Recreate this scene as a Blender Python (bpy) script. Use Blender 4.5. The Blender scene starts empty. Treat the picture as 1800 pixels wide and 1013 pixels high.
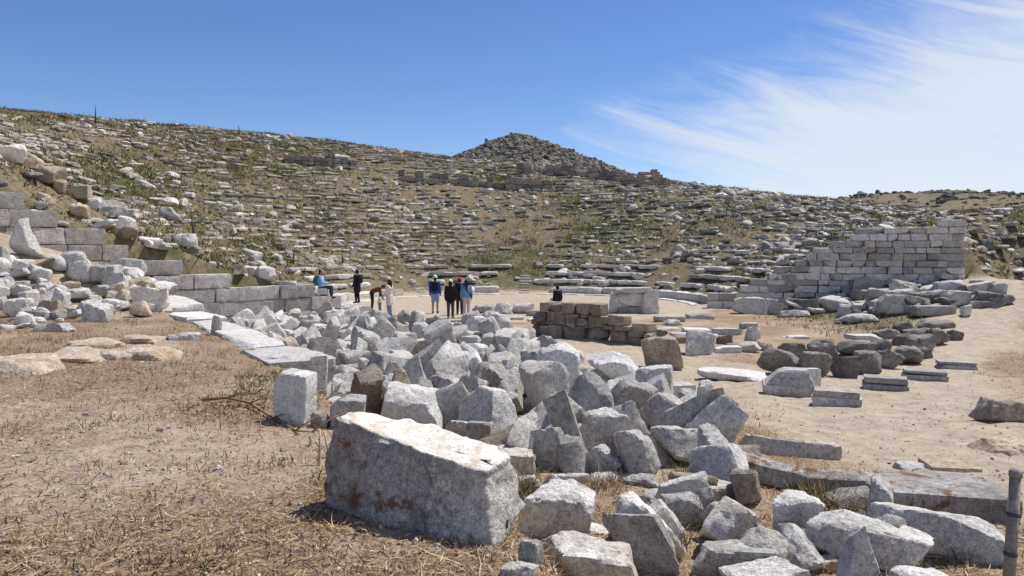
import bpy, bmesh, math, random
import numpy as np
from mathutils import Vector, Matrix, Euler
R = math.radians
SC = bpy.context.scene
COL = SC.collection
# ------------------------------------------------------------------ camera
CAMZ = 3.0
PITCH = math.atan(66.5/1300)
cam_d = bpy.data.cameras.new('camera'); cam = bpy.data.objects.new('camera', cam_d); COL.objects.link(cam)
cam.location = (0, 0, CAMZ); cam.rotation_euler = (math.pi/2 - PITCH, 0, 0)
cam_d.lens = 26.0; cam_d.sensor_width = 36.0; cam_d.clip_end = 6000; cam_d.clip_start = 0.05
SC.camera = cam
# ------------------------------------------------------------------ light
SUN_AZ = 53.0      # degrees from +Y towards +X
SUN_EL = 60.0
sd = bpy.data.lights.new('sun', 'SUN'); so = bpy.data.objects.new('sun', sd); COL.objects.link(so)
sd.energy = 5.0; sd.angle = R(0.53); sd.color = (1.0, 0.955, 0.89)
sv = Vector((math.sin(R(SUN_AZ))*math.cos(R(SUN_EL)), math.cos(R(SUN_AZ))*math.cos(R(SUN_EL)), math.sin(R(SUN_EL))))
so.rotation_euler = sv.to_track_quat('Z', 'Y').to_euler()
so.location = sv*60
W = bpy.data.worlds.new('World'); SC.world = W; W.use_nodes = True
nt = W.node_tree; nt.nodes.clear()
def N(t, ty, **kw):
    n = t.nodes.new(ty)
    for k, v in kw.items():
        if k.startswith('i_'):
            key = k[2:]
            n.inputs[int(key) if key.isdigit() else key].default_value = v
        else: setattr(n, k, v)
    return n
def L(t, a, b): t.links.new(a, b)
def math_(t, op, a, b=None, c=None):
    n = t.nodes.new('ShaderNodeMath'); n.operation = op
    for i, v in enumerate((a, b, c)):
        if v is None: continue
        if isinstance(v, (int, float)): n.inputs[i].default_value = v
        else: t.links.new(v, n.inputs[i])
    return n.outputs[0]
def sstep(t, v, lo, hi, a=0.0, b=1.0):
    n = t.nodes.new('ShaderNodeMapRange'); n.interpolation_type = 'SMOOTHSTEP'
    t.links.new(v, n.inputs[0])
    for i, x in enumerate((lo, hi, a, b)): n.inputs[i+1].default_value = x
    return n.outputs[0]
sky = N(nt, 'ShaderNodeTexSky', sky_type='NISHITA', sun_disc=False, sun_elevation=R(SUN_EL), sun_rotation=R(SUN_AZ),
        altitude=1200, air_density=1.0, dust_density=0.0, ozone_density=4.0)
tc = N(nt, 'ShaderNodeTexCoord'); sep = N(nt, 'ShaderNodeSeparateXYZ'); L(nt, tc.outputs['Generated'], sep.inputs[0])
x_, y_, z_ = sep.outputs
hyp = math_(nt, 'SQRT', math_(nt, 'ADD', math_(nt, 'MULTIPLY', x_, x_), math_(nt, 'MULTIPLY', y_, y_)))
az = math_(nt, 'ARCTAN2', x_, y_)                       # 0 ahead, + to the right
el = math_(nt, 'ARCTAN2', z_, hyp)
def cirrus(scale, shear, loc, detail, rough, dist):
    cb = N(nt, 'ShaderNodeCombineXYZ'); L(nt, math_(nt, 'ADD', az, math_(nt, 'MULTIPLY', el, shear[0])), cb.inputs[0]); L(nt, math_(nt, 'ADD', el, math_(nt, 'MULTIPLY', az, shear[1])), cb.inputs[1])
    m_ = N(nt, 'ShaderNodeMapping'); m_.inputs['Scale'].default_value = (*scale, 1); m_.inputs['Location'].default_value = (*loc, 0); L(nt, cb.outputs[0], m_.inputs[0])
    n_ = N(nt, 'ShaderNodeTexNoise', i_Scale=1.0, i_Detail=detail, i_Roughness=rough, i_Distortion=dist); L(nt, m_.outputs[0], n_.inputs['Vector']); return n_.outputs[0]
n1 = cirrus((3.2, 19.0), (.2, .30), (4.3, 1.4), 10.0, .66, 1.1)          # long fine streaks
n2 = cirrus((2.4, 5.0), (.3, .26), (7.7, 3.1), 4.0, .5, .3)            # broad patches
# a bank of cirrus on the right-hand side of the sky, thickest low down, reaching in from the right
off_ = math_(nt, 'ADD', math_(nt, 'MULTIPLY', math_(nt, 'MAXIMUM', math_(nt, 'SUBTRACT', el, 0.16), 0.0), 2.5), math_(nt, 'MULTIPLY', math_(nt, 'MAXIMUM', math_(nt, 'SUBTRACT', 0.12, el), 0.0), 1.2))
side = sstep(nt, math_(nt, 'SUBTRACT', az, off_), -0.06, 0.55)
dens = math_(nt, 'ADD', math_(nt, 'MULTIPLY', side, math_(nt, 'ADD', 0.75, sstep(nt, el, 0.30, 0.12, 0.0, 0.42))), math_(nt, 'ADD', math_(nt, 'MULTIPLY', n1, 2.1), math_(nt, 'MULTIPLY', n2, 0.5)))
cl = math_(nt, 'MULTIPLY', sstep(nt, dens, 1.22, 2.45), sstep(nt, side, 0.0, 0.14))
cl = math_(nt, 'MULTIPLY', cl, 0.82)
mixc = N(nt, 'ShaderNodeMix', data_type='RGBA'); L(nt, cl, mixc.inputs['Factor']); 
# deepen the clear blue a little (clean, dry air)
hs = N(nt, 'ShaderNodeHueSaturation', i_Hue=0.512, i_Saturation=1.14, i_Value=1.2); L(nt, sky.outputs[0], hs.inputs['Color'])
L(nt, hs.outputs[0], mixc.inputs['A']); mixc.inputs['B'].default_value = (7.6, 8.0, 8.6, 1)
bg = N(nt, 'ShaderNodeBackground', i_Strength=0.10); L(nt, mixc.outputs['Result'], bg.inputs['Color'])
wo = N(nt, 'ShaderNodeOutputWorld'); L(nt, bg.outputs[0], wo.inputs[0])
SC.view_settings.view_transform = 'Standard'; SC.view_settings.look = 'None'; SC.view_settings.exposure = 0.08; SC.view_settings.gamma = 1.0
SC.render.engine = 'CYCLES'
SC.render.resolution_x = 1024; SC.render.resolution_y = 576
SC.cycles.max_bounces = 5

# ------------------------------------------------------------------ numeric helpers
def sm(e0, e1, x):
    t = np.clip((x-e0)/(e1-e0), 0, 1); return t*t*(3-2*t)
def _h(ix, iy, iz, seed):
    with np.errstate(over='ignore'):
        h = (ix.astype(np.int64)*374761393 + iy.astype(np.int64)*668265263 + iz.astype(np.int64)*1274126177 + seed*974634551) & 0xffffffff
        h = ((h ^ (h >> 13))*1103515245) & 0xffffffff
        h = ((h ^ (h >> 16))*2246822519) & 0xffffffff
        h = h ^ (h >> 15)
    return (h & 0xffffff)/float(0xffffff)
def vnoise(p, seed=0):
    i = np.floor(p); f = p-i; u = f*f*(3-2*f); i = i.astype(np.int64)
    out = 0
    for dx in (0, 1):
        wx = u[:, 0] if dx else 1-u[:, 0]
        for dy in (0, 1):
            wy = u[:, 1] if dy else 1-u[:, 1]
            for dz in (0, 1):
                wz = u[:, 2] if dz else 1-u[:, 2]
                out = out + wx*wy*wz*_h(i[:, 0]+dx, i[:, 1]+dy, i[:, 2]+dz, seed)
    return out
def fbm(p, seed=0, oct=4, gain=.5):
    a = 1.0; s = 0; tot = 0
    for o in range(oct):
        s = s + a*(vnoise(p*(2.0**o), seed+o*17)-.5); tot += a; a *= gain
    return s/tot*2
def fbm2(x, y, sc, seed=0, oct=4):
    p = np.stack([np.ravel(x)*sc, np.ravel(y)*sc, np.zeros(np.size(x))+.37], 1)
    return fbm(p, seed, oct).reshape(np.shape(x))

# ------------------------------------------------------------------ terrain
CX, CY, R0 = .5, 41.0, 10.0
AX, HALF = 106.5, 123.5          # axis of the seating fan and half its opening, degrees
RIM = [(-250, 176, 54), (0, 178, 54), (170, 186, 60), (400, 206, 70), (600, 229, 76.7), (820, 273, 80.5), (1000, 287, 80), (1130, 309, 76.6),
       (1250, 330, 75.8), (1430, 352, 69.7), (1600, 373, 62.9), (1690, 384, 59)]
_rt, _rz = [], []
for px, py, d in RIM:
    X = (px-900)/1300*d
    _rt.append((math.degrees(math.atan2(d-CY, X-CX))-AX+180) % 360-180); _rz.append(3+(440-py)/1300*d)
_o = np.argsort(_rt); RT = np.array(_rt)[_o]; RZ = np.array(_rz)[_o]
EDGE_Y = [-3, 2, 4.2, 6.9, 10.3, 14, 21, 26]; EDGE_X = [1.9, .75, .32, -1.25, -3.0, -5.4, -10.2, -13.5]
def polar(x, y):
    r = np.hypot(x-CX, y-CY); th = (np.degrees(np.arctan2(y-CY, x-CX))-AX+180) % 360-180
    return r, th
def H(x, y, rough=True):
    x = np.asarray(x, float); y = np.asarray(y, float)
    field = 0.95*(1-np.clip((y-3)/15, 0, 1))
    field = field + 1.75*sm(11.5, 23, x)*sm(22, 34, y) + .03*np.clip(y-42, 0, 200)*sm(10, 30, x)
    xe = np.interp(y, EDGE_Y, EDGE_X)
    m = sm(-.18, .28, xe-x)*sm(29, 25, y)
    ter = 1.33 + .035*np.clip(xe-x, 0, 12) + .012*np.clip(y-4, 0, 30)
    pile = 1.55*np.exp(-(((x+14.0)/3.6)**2+((y-20.6)/2.6)**2))
    out = field*(1-m)+(ter+pile)*m
    back = sm(3, -3, y)                       # behind the camera the ground levels off
    out = out*(1-back)+1.35*back
    heap = .22*np.exp(-(((x+.3)/2.4)**2+((y-10.5)/4.5)**2)) ; out = out + heap*(1-m)
    r, th = polar(x, y)
    zt = np.interp(th, RT, RZ)
    a = .455*(r-R0); k = 1.1
    b = zt + .015*(r-40)
    C = -np.log(np.exp(-np.clip(a, -5, 60)/k)+np.exp(-np.clip(b, -5, 60)/k))*k
    C = np.where(r < R0+.05, 0, np.maximum(C, 0))
    diff = HALF-np.abs(th)
    perp = r*np.sin(np.radians(np.clip(diff, -90, 90)))
    low = np.where(th < 0, .70-.62*sm(21.3, 24, r), .70)
    C = C*(low+(1-low)*sm(0, 5.5+np.where(th < 0, 5*sm(21, 26, r), 0), perp))
    w = .25+7*sm(21.6, 26, r)
    inn = sm(.3-w*.6, .3+w*.6, perp)
    inn = np.where(r < R0, 0, inn)
    C = C*sm(190, 95, r) + 4*(1-sm(190, 95, r))
    z = out*(1-inn)+C*inn
    z = np.where((r < R0+.05), np.where(y > 31, 0*z, z), z)
    if rough:
        flat = sm(10.8, 9.6, r)
        hill = inn*sm(10.4, 12, r)
        n = fbm2(x, y, .35, 3, 4)*.30*hill + fbm2(x, y, 1.6, 9, 4)*.16*hill + fbm2(x, y, .9, 5, 5)*.10*(1-hill)*(1-flat) + fbm2(x, y, 6, 6, 3)*.03*(1-hill)*(1-flat)
        z = z+n
    return z
def ray(px, py):
    dx = (px-900)/1300; v = (py-506.5)/1300
    cp, sp = math.cos(PITCH), math.sin(PITCH)
    return np.array([dx, cp-v*sp, -sp-v*cp])
def at(px, py, D):                      # point at forward depth D
    return np.array([0, 0, CAMZ])+ray(px, py)*D
def G(px, py, dmax=120):                # where the line of sight meets the ground
    d = ray(px, py); t = np.concatenate([np.arange(2, 30, .03), np.arange(30, dmax, .1)])
    P = np.array([0, 0, CAMZ])[None]+d[None]*t[:, None]
    below = P[:, 2] < H(P[:, 0], P[:, 1], False)
    i = int(np.argmax(below)) if below.any() else len(t)-1
    return P[i], t[i]

# ------------------------------------------------------------------ materials
def newmat(name):
    m = bpy.data.materials.new(name); m.use_nodes = True; t = m.node_tree; t.nodes.clear()
    o = t.nodes.new('ShaderNodeOutputMaterial'); b = t.nodes.new('ShaderNodeBsdfPrincipled'); L(t, b.outputs[0], o.inputs[0])
    b.inputs['Roughness'].default_value = .92; b.inputs['Specular IOR Level'].default_value = .25
    return m, t, b
def noise(t, vec, scale, detail=5, rough=.55, dist=0):
    n = N(t, 'ShaderNodeTexNoise', i_Scale=scale, i_Detail=detail, i_Roughness=rough, i_Distortion=dist); L(t, vec, n.inputs['Vector']); return n.outputs[0]
def ramp(t, fac, stops):
    n = N(t, 'ShaderNodeValToRGB'); cr = n.color_ramp
    while len(cr.elements) < len(stops): cr.elements.new(.5)
    for e, (p, c) in zip(cr.elements, stops): e.position = p; e.color = (*c, 1)
    L(t, fac, n.inputs[0]); return n.outputs[0]
def mix(t, fac, a, b, bt='MIX'):
    n = N(t, 'ShaderNodeMix', data_type='RGBA', blend_type=bt)
    if isinstance(fac, (int, float)): n.inputs['Factor'].default_value = fac
    else: L(t, fac, n.inputs['Factor'])
    for k, v in (('A', a), ('B', b)):
        if isinstance(v, tuple): n.inputs[k].default_value = (*v, 1)
        else: L(t, v, n.inputs[k])
    return n.outputs['Result']
def bump(t, b, h, strength=.5, dist=.02):
    n = N(t, 'ShaderNodeBump', i_Strength=strength, i_Distance=dist); L(t, h, n.inputs['Height']); L(t, n.outputs[0], b.inputs['Normal'])
def stone_mat(name, dark, mid, light, tan=(.36, .29, .21), tan_amt=.35, lichen=.0, lcol=(.17, .072, .022), var=.35, attr=False, bdist=.02, scale=1.0, cover=None, vein=None):
    m, t, b = newmat(name)
    geo = N(t, 'ShaderNodeNewGeometry'); oi = N(t, 'ShaderNodeObjectInfo')
    off = N(t, 'ShaderNodeVectorMath', operation='SCALE'); off.inputs[0].default_value = (37., 19., 53.); L(t, oi.outputs['Random'], off.inputs['Scale'])
    add = N(t, 'ShaderNodeVectorMath', operation='ADD'); L(t, geo.outputs['Position'], add.inputs[0]); L(t, off.outputs[0], add.inputs[1])
    v = add.outputs[0]
    nA = noise(t, v, 3.2*scale, 8, .62, .4); nB = noise(t, v, 70*scale, 3, .7); nC = noise(t, v, 1.3*scale, 4, .55)
    nD = noise(t, v, 18*scale, 6, .68)
    c = ramp(t, nA, [(.28, dark), (.5, mid), (.72, light)])
    c = mix(t, sstep(t, nC, .45, .7, 0, tan_amt), c, tan)
    c = mix(t, .75, c, ramp(t, nB, [(.30, (.26, .26, .26)), (.46, (.5, .5, .5)), (.66, (.82, .82, .82))]), 'OVERLAY')
    c = mix(t, .8, c, ramp(t, nD, [(.32, (.24, .23, .23)), (.47, (.5, .5, .5)), (.68, (.76, .75, .72))]), 'OVERLAY')
    if vein:
        wv = N(t, 'ShaderNodeTexWave', i_Scale=1.6*scale, i_Distortion=9.0, i_Detail=4.0); wv.inputs['Detail Scale'].default_value = 1.4; L(t, v, wv.inputs['Vector'])
        c = mix(t, sstep(t, wv.outputs['Fac'], .78, .98, 0, .55), c, vein)
    if lichen > 0:
        nL = noise(t, v, 5.5*scale, 6, .6, .6)
        th = .72-.22*lichen
        nL = math_(t, 'ADD', math_(t, 'MULTIPLY', nL, .8), math_(t, 'MULTIPLY', noise(t, v, 34*scale, 5, .75), .2))
        c = mix(t, sstep(t, nL, th, th+.10, 0, .85), c, lcol)
        nW = noise(t, v, 9*scale, 5, .6, .2)
        c = mix(t, sstep(t, nW, .66, .7, 0, .6), c, (.5, .5, .47))
    # each stone is a little lighter or darker than the next
    if attr:
        at_ = N(t, 'ShaderNodeAttribute', attribute_name='tint'); rv = at_.outputs['Fac']
    else: rv = oi.outputs['Random']
    k = N(t, 'ShaderNodeMapRange', i_3=1-var, i_4=1+var*.7); L(t, rv, k.inputs[0])
    vm = N(t, 'ShaderNodeVectorMath', operation='SCALE'); L(t, c, vm.inputs[0]); L(t, k.outputs[0], vm.inputs['Scale'])
    L(t, vm.outputs[0], b.inputs['Base Color'])
    hgt = math_(t, 'ADD', math_(t, 'MULTIPLY', nD, 1.0), math_(t, 'ADD', math_(t, 'MULTIPLY', nB, .35), math_(t, 'MULTIPLY', nA, 1.6)))
    bump(t, b, hgt, .9, bdist*1.6)
    return m
MT = {}
MT['grey'] = stone_mat('grey_marble', (.25, .24, .228), (.41, .393, .37), (.55, .53, .50), tan=(.42, .35, .27), tan_amt=.45, lichen=.12, var=.30)
MT['pale'] = stone_mat('pale_marble', (.40, .385, .365), (.55, .53, .505), (.67, .65, .62), tan=(.55, .46, .36), tan_amt=.4, var=.22)
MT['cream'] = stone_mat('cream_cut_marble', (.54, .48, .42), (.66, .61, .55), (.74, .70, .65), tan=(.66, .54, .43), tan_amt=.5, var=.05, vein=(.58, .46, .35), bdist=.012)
MT['lichened'] = stone_mat('lichened_marble', (.20, .19, .18), (.33, .315, .30), (.46, .44, .42), tan=(.30, .23, .17), tan_amt=.6, lichen=.92, var=.15)
MT['dark'] = stone_mat('dark_schist', (.10, .092, .085), (.18, .168, .155), (.29, .275, .255), tan=(.23, .17, .12), tan_amt=.5, lichen=.38, var=.3)
MT['tan'] = stone_mat('tan_gneiss', (.27, .215, .16), (.40, .33, .255), (.52, .45, .37), tan=(.42, .3, .19), tan_amt=.6, var=.2)
MT['wallgrey'] = stone_mat('dressed_wall_marble', (.28, .26, .25), (.42, .395, .38), (.53, .505, .48), tan=(.36, .28, .23), tan_amt=.5, var=.28, vein=(.46, .45, .44), bdist=.03)
MT['wallpale'] = stone_mat('pale_wall_marble', (.33, .32, .305), (.47, .45, .42), (.60, .58, .54), tan=(.46, .36, .26), tan_amt=.5, var=.38)
MT['brownwall'] = stone_mat('brown_granite', (.15, .125, .10), (.26, .22, .18), (.38, .335, .285), tan=(.28, .2, .14), tan_amt=.5, lichen=.1, var=.35)
MT['hill'] = stone_mat('hillside_marble', (.22, .21, .195), (.37, .35, .32), (.57, .545, .50), tan=(.36, .28, .20), tan_amt=.65, var=.65, scale=.7)
MT['hill_attr'] = stone_mat('hillside_marble_mass', (.22, .21, .195), (.37, .35, .32), (.57, .545, .50), tan=(.36, .28, .20), tan_amt=.65, var=.65, attr=True, scale=.7)
MT['dark_attr'] = stone_mat('far_rock', (.07, .066, .06), (.13, .12, .105), (.24, .22, .19), tan=(.2, .15, .1), tan_amt=.5, var=.4, attr=True, scale=.3)

def ground_mat():
    m, t, b = newmat('dry_earth')
    geo = N(t, 'ShaderNodeNewGeometry'); v = geo.outputs['Position']
    a = N(t, 'ShaderNodeAttribute', attribute_name='zone'); s = N(t, 'ShaderNodeSeparateColor'); L(t, a.outputs['Color'], s.inputs[0])
    sand, green, straw = s.outputs
    n1 = noise(t, v, .8, 6, .6, .3); n2 = noise(t, v, 5, 8, .68); n3 = noise(t, v, 45, 5, .7); n4 = noise(t, v, 220, 2, .6)
    soil = ramp(t, n2, [(.28, (.22, .16, .105)), (.48, (.37, .285, .20)), (.7, (.48, .39, .29))])
    path = ramp(t, n2, [(.25, (.30, .245, .18)), (.5, (.42, .35, .265)), (.75, (.50, .43, .335))])
    hillc = ramp(t, n2, [(.28, (.085, .066, .036)), (.5, (.175, .14, .082)), (.72, (.27, .22, .14))])
    grn = ramp(t, n3, [(.3, (.035, .045, .014)), (.55, (.085, .095, .032)), (.75, (.17, .155, .065))])
    strw = ramp(t, n3, [(.28, (.11, .072, .042)), (.5, (.26, .185, .115)), (.72, (.44, .345, .235))])
    path = mix(t, .6, path, ramp(t, noise(t, v, 1.7, 7, .7, .8), [(.3, (.30, .30, .30)), (.5, (.5, .5, .5)), (.68, (.62, .61, .59))]), 'OVERLAY')
    c = mix(t, sand, soil, path)
    c = mix(t, sstep(t, math_(t, 'ADD', math_(t, 'MULTIPLY', n1, .8), math_(t, 'SUBTRACT', straw, .5)), .25, .62), c, strw)
    c = mix(t, sstep(t, green, .02, .25), c, hillc)
    c = mix(t, sstep(t, math_(t, 'ADD', math_(t, 'MULTIPLY', n1, 1.0), math_(t, 'SUBTRACT', green, .5)), .42, .72), c, grn)
    c = mix(t, .7, c, ramp(t, n3, [(.3, (.36, .36, .36)), (.5, (.5, .5, .5)), (.7, (.63, .63, .63))]), 'OVERLAY')
    c = mix(t, .5, c, ramp(t, n4, [(.3, (.35, .35, .35)), (.5, (.5, .5, .5)), (.72, (.68, .68, .68))]), 'OVERLAY')
    L(t, c, b.inputs['Base Color'])
    hgt = math_(t, 'ADD', math_(t, 'MULTIPLY', n2, 1.5), math_(t, 'ADD', math_(t, 'MULTIPLY', n3, .6), math_(t, 'MULTIPLY', n4, .2)))
    bump(t, b, hgt, .75, .035)
    return m
MT['ground'] = ground_mat()
def attr_mat(name, rough=.9, trans=False):
    m, t, b = newmat(name)
    a = N(t, 'ShaderNodeAttribute', attribute_name='col'); L(t, a.outputs['Color'], b.inputs['Base Color'])
    b.inputs['Roughness'].default_value = rough
    return m
MT['plant'] = attr_mat('dry_plant')
def plain(name, c, rough=.85, nz=.25, scale=30):
    m, t, b = newmat(name); geo = N(t, 'ShaderNodeTexCoord'); n = noise(t, geo.outputs['Object'], scale, 4, .6)
    lo = tuple(x*(1-nz) for x in c); hi = tuple(min(1, x*(1+nz)) for x in c)
    L(t, ramp(t, n, [(.3, lo), (.7, hi)]), b.inputs['Base Color']); b.inputs['Roughness'].default_value = rough
    bump(t, b, n, .4, .01); return m

# ------------------------------------------------------------------ object helpers
def tag(o, label=None, cat=None, group=None, kind=None):
    if label: o['label'] = label
    if cat: o['category'] = cat
    if group: o['group'] = group
    if kind: o['kind'] = kind
    return o
def link(name, me, m=None, parent=None):
    o = bpy.data.objects.new(name, me); COL.objects.link(o)
    if m is not None and not me.materials: me.materials.append(m)
    if parent: o.parent = parent
    return o
def empty(name, loc=(0, 0, 0)):
    o = bpy.data.objects.new(name, None); COL.objects.link(o); o.location = loc; o.empty_display_size = .2; return o
def mesh_np(name, V, F, smooth=True):
    me = bpy.data.meshes.new(name); me.from_pydata(np.asarray(V).tolist(), [], np.asarray(F).tolist() if not isinstance(F, list) else F)
    if smooth: me.polygons.foreach_set('use_smooth', [True]*len(me.polygons))
    me.update(); return me
def crisp(me, a=21):
    me.set_sharp_from_angle(angle=R(a)); return me
# --- stones: a welded lattice on a box, pushed onto a polytope of random cut planes and roughened
_lat = {}
def lattice(nx, ny, nz):
    k = (nx, ny, nz)
    if k in _lat: return _lat[k]
    idx = {}; P = []; F = []
    def vid(i, j, l):
        q = (i, j, l)
        if q not in idx: idx[q] = len(P); P.append((2*i/nx-1, 2*j/ny-1, 2*l/nz-1))
        return idx[q]
    for i in range(nx):
        for j in range(ny):
            F.append((vid(i, j, 0), vid(i, j+1, 0), vid(i+1, j+1, 0), vid(i+1, j, 0)))
            F.append((vid(i, j, nz), vid(i+1, j, nz), vid(i+1, j+1, nz), vid(i, j+1, nz)))
    for i in range(nx):
        for l in range(nz):
            F.append((vid(i, 0, l), vid(i+1, 0, l), vid(i+1, 0, l+1), vid(i, 0, l+1)))
            F.append((vid(i, ny, l), vid(i, ny, l+1), vid(i+1, ny, l+1), vid(i+1, ny, l)))
    for j in range(ny):
        for l in range(nz):
            F.append((vid(0, j, l), vid(0, j, l+1), vid(0, j+1, l+1), vid(0, j+1, l)))
            F.append((vid(nx, j, l), vid(nx, j+1, l), vid(nx, j+1, l+1), vid(nx, j, l+1)))
    _lat[k] = (np.array(P), F); return _lat[k]
KIND = {  # cuts, plane jitter, edge sharpness, roughness, taper, chipping of the edges
    'b': (7, .13, 90, .018, .93, .14), 'r': (16, .22, 90, .026, .9, .14), 'p': (9, .17, 80, .022, .5, .14), 's': (16, .25, 24, .034, .85, .10),
    'd': (1, .02, 120, .006, 1.0, .06), 'm': (4, .05, 100, .011, 1.0, .10), 'w': (2, .035, 120, .010, 1.0, .07), 'a': (0, .010, 150, .006, 1.0, .05)}
def stone_vf(size, seed, kind='b', cell=.06, nmax=26, taper=None):
    cuts, jit, p, rough, tp, chip = KIND[kind]
    if taper is not None: tp = taper
    rg = np.random.RandomState(seed)
    s = np.array(size, float)
    n = np.clip(np.ceil(s/cell), 2, nmax).astype(int)
    Q, F = lattice(*[int(a) for a in n])
    planes = []
    for ax in range(3):
        for sg in (-1, 1):
            nn = np.zeros(3); nn[ax] = sg; nn = nn+rg.normal(0, jit, 3)*(np.arange(3) != ax); planes.append((nn, 1.0))
    for c in range(cuts):
        d = rg.choice([-1, 1], 3)*rg.uniform(.15, 1, 3)
        if rg.rand() < .35: d[rg.randint(3)] *= .1
        d /= np.linalg.norm(d)
        reach = np.abs(d).sum()
        planes.append((d, reach*rg.uniform(.62, .93)))
    T = np.stack([np.clip(Q@nn/d, 1e-4, None) for nn, d in planes], 0)
    acc = (T**p).sum(0)
    V = Q*(acc**(-1/p))[:, None]
    Ts = np.sort(T, 0); edge = np.exp(-(1-Ts[-2]/Ts[-1])*9.0)       # 1 on an edge, 0 inside a face
    if tp != 1:
        f = 1+(tp-1)*(V[:, 2]+1)/2; sh = rg.uniform(-.5, .5, 2)*(1-tp)
        V[:, 0] = V[:, 0]*f+sh[0]*(V[:, 2]+1)/2; V[:, 1] = V[:, 1]*f+sh[1]*(V[:, 2]+1)/2
    V = V*s/2
    mn = s.min()**.6*s.max()**.4
    D = V/np.maximum(np.linalg.norm(V, axis=1, keepdims=True), 1e-6)
    q = V/mn+seed*3.17
    n1 = fbm(q*1.7, seed % 97, 3, .5); n2 = fbm(q*5.5, seed % 89+5, 3, .6)
    big = np.abs(fbm(q*2.6, seed % 83+9, 2, .5))                      # broken hollows
    disp = n1*rough*2.4+n2*rough*1.3-np.clip(big-.22, 0, 1)*rough*2.0
    disp = disp-edge*chip*np.clip(fbm(q*3.6, seed % 71+3, 3, .6)+.12, 0, 1)*1.3
    V = V+D*(disp*mn)[:, None]
    return V, F
def stone_mesh(name, size, seed, kind='b', cell=.06, nmax=26, taper=None):
    V, F = stone_vf(size, seed, kind, cell, nmax, taper); return crisp(mesh_np(name, V, F))
_seed = [100]
def nseed(): _seed[0] += 1; return _seed[0]

# ------------------------------------------------------------------ ground sheet
def graded(lo, hi, segs):
    # segs: list of (upto, spacing)
    out = [lo]; x = lo
    for upto, sp in segs:
        while x < upto-1e-6: x = min(x+sp, upto); out.append(x)
    return np.array(out)
gx = graded(-900, 900, [(-300, 60), (-120, 15), (-60, 3), (-26, .7), (-9, .28), (9, .13), (26, .28), (60, .7), (120, 3), (300, 15), (900, 60)])
gy = graded(-300, 1500, [(-60, 40), (-8, 6), (1.5, .6), (14, .13), (30, .25), (92, .4), (130, 2), (300, 12), (1500, 80)])
XX, YY = np.meshgrid(gx, gy)
ZZ = H(XX, YY)
nx_, ny_ = len(gx), len(gy)
Vg = np.stack([XX.ravel(), YY.ravel(), ZZ.ravel()], 1)
ii = np.arange(nx_*ny_).reshape(ny_, nx_)
Fg = np.stack([ii[:-1, :-1].ravel(), ii[:-1, 1:].ravel(), ii[1:, 1:].ravel(), ii[1:, :-1].ravel()], 1)
def zones(x, y):
    r, th = polar(x, y); diff = HALF-np.abs(th); perp = r*np.sin(np.radians(np.clip(diff, -90, 90)))
    hill = sm(-.3, .3, perp)*sm(10.2, 11.2, r)
    xe = np.interp(y, EDGE_Y, EDGE_X); terr = sm(-.2, .4, xe-x)*sm(29, 25, y)
    orch = sm(10.6, 9.9, r)
    # trodden path: the broad way in from the right, and the stage area round the rough wall
    pc = np.interp(y, [0, 6, 9, 13, 18, 24, 32, 45, 80], [7.5, 6.0, 5.6, 6.6, 9.6, 14.6, 20.6, 30, 55]); pw = np.interp(y, [0, 9, 14, 20, 40, 80], [2.0, 2.2, 2.9, 2.2, 2.4, 3])
    nz = fbm2(x, y, .5, 41, 4)
    path = sm(1.15, .6, np.abs(x-pc)/pw+nz*.5)
    st = sm(1.15, .55, np.hypot((x-3.2)/4.2, (y-19)/7.0)+nz*.55)
    sand = np.clip(np.maximum.reduce([orch, path, st*.85]), 0, 1)*(1-hill)
    soil = terr*(.15+.35*sm(.0, .5, fbm2(x, y, .35, 77, 4)+.25))
    sand = np.maximum(sand, soil*(1-hill))
    straw = np.clip((1-sand)*(.58+.35*terr+.55*fbm2(x, y, .7, 55, 4)), 0, 1)*(1-hill)*(1-orch)
    rgt = sm(11, 15, x)*sm(24, 30, y)*(1-hill)*(1-path)
    green = np.clip(hill*np.maximum(.30, .42+.75*fbm2(x, y, .16, 12, 4)) + rgt*.36, 0, 1)
    far = sm(95, 140, r); green = np.maximum(green, .5*far)
    return sand, green, straw
zs = zones(XX.ravel(), YY.ravel())
gme = mesh_np('ground', Vg, Fg)
ca = gme.color_attributes.new('zone', 'FLOAT_COLOR', 'POINT')
ca.data.foreach_set('color', np.stack([zs[0], zs[1], zs[2], np.ones(len(Vg))], 1).astype(np.float32).ravel())
tag(link('ground', gme, MT['ground']), kind='structure')

# ------------------------------------------------------------------ far hills
def hill_patch(name, x0, x1, y0, y1, nx, ny, fn, green):
    gx = np.linspace(x0, x1, nx); gy = np.linspace(y0, y1, ny); X, Y = np.meshgrid(gx, gy); Z = fn(X, Y)
    V = np.stack([X.ravel(), Y.ravel(), Z.ravel()], 1); i = np.arange(nx*ny).reshape(ny, nx)
    F = np.stack([i[:-1, :-1].ravel(), i[:-1, 1:].ravel(), i[1:, 1:].ravel(), i[1:, :-1].ravel()], 1)
    me = mesh_np(name, V, F); c = me.color_attributes.new('zone', 'FLOAT_COLOR', 'POINT')
    g = np.clip(green+.5*fbm2(X, Y, .03, 8, 4).ravel(), 0, 1)
    c.data.foreach_set('color', np.stack([g*0, g, g*0, g*0+1], 1).astype(np.float32).ravel())
    return tag(link(name, me, MT['ground']), kind='structure')
PKX, PKY = 2.0, 300.0
def peakz(X, Y):
    d = np.hypot((X-PKX)*np.where(X > PKX, .95, 1.0), (Y-PKY)*.8)
    base = 48.6-.45*np.sqrt(d*d+16)+1.7
    z = base + fbm2(X, Y, .22, 31, 5)*2.0*sm(60, 10, d)
    return np.maximum(z, -2)
hill_patch('distant_peak', -130, 160, 215, 400, 220, 130, peakz, .25)
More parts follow.
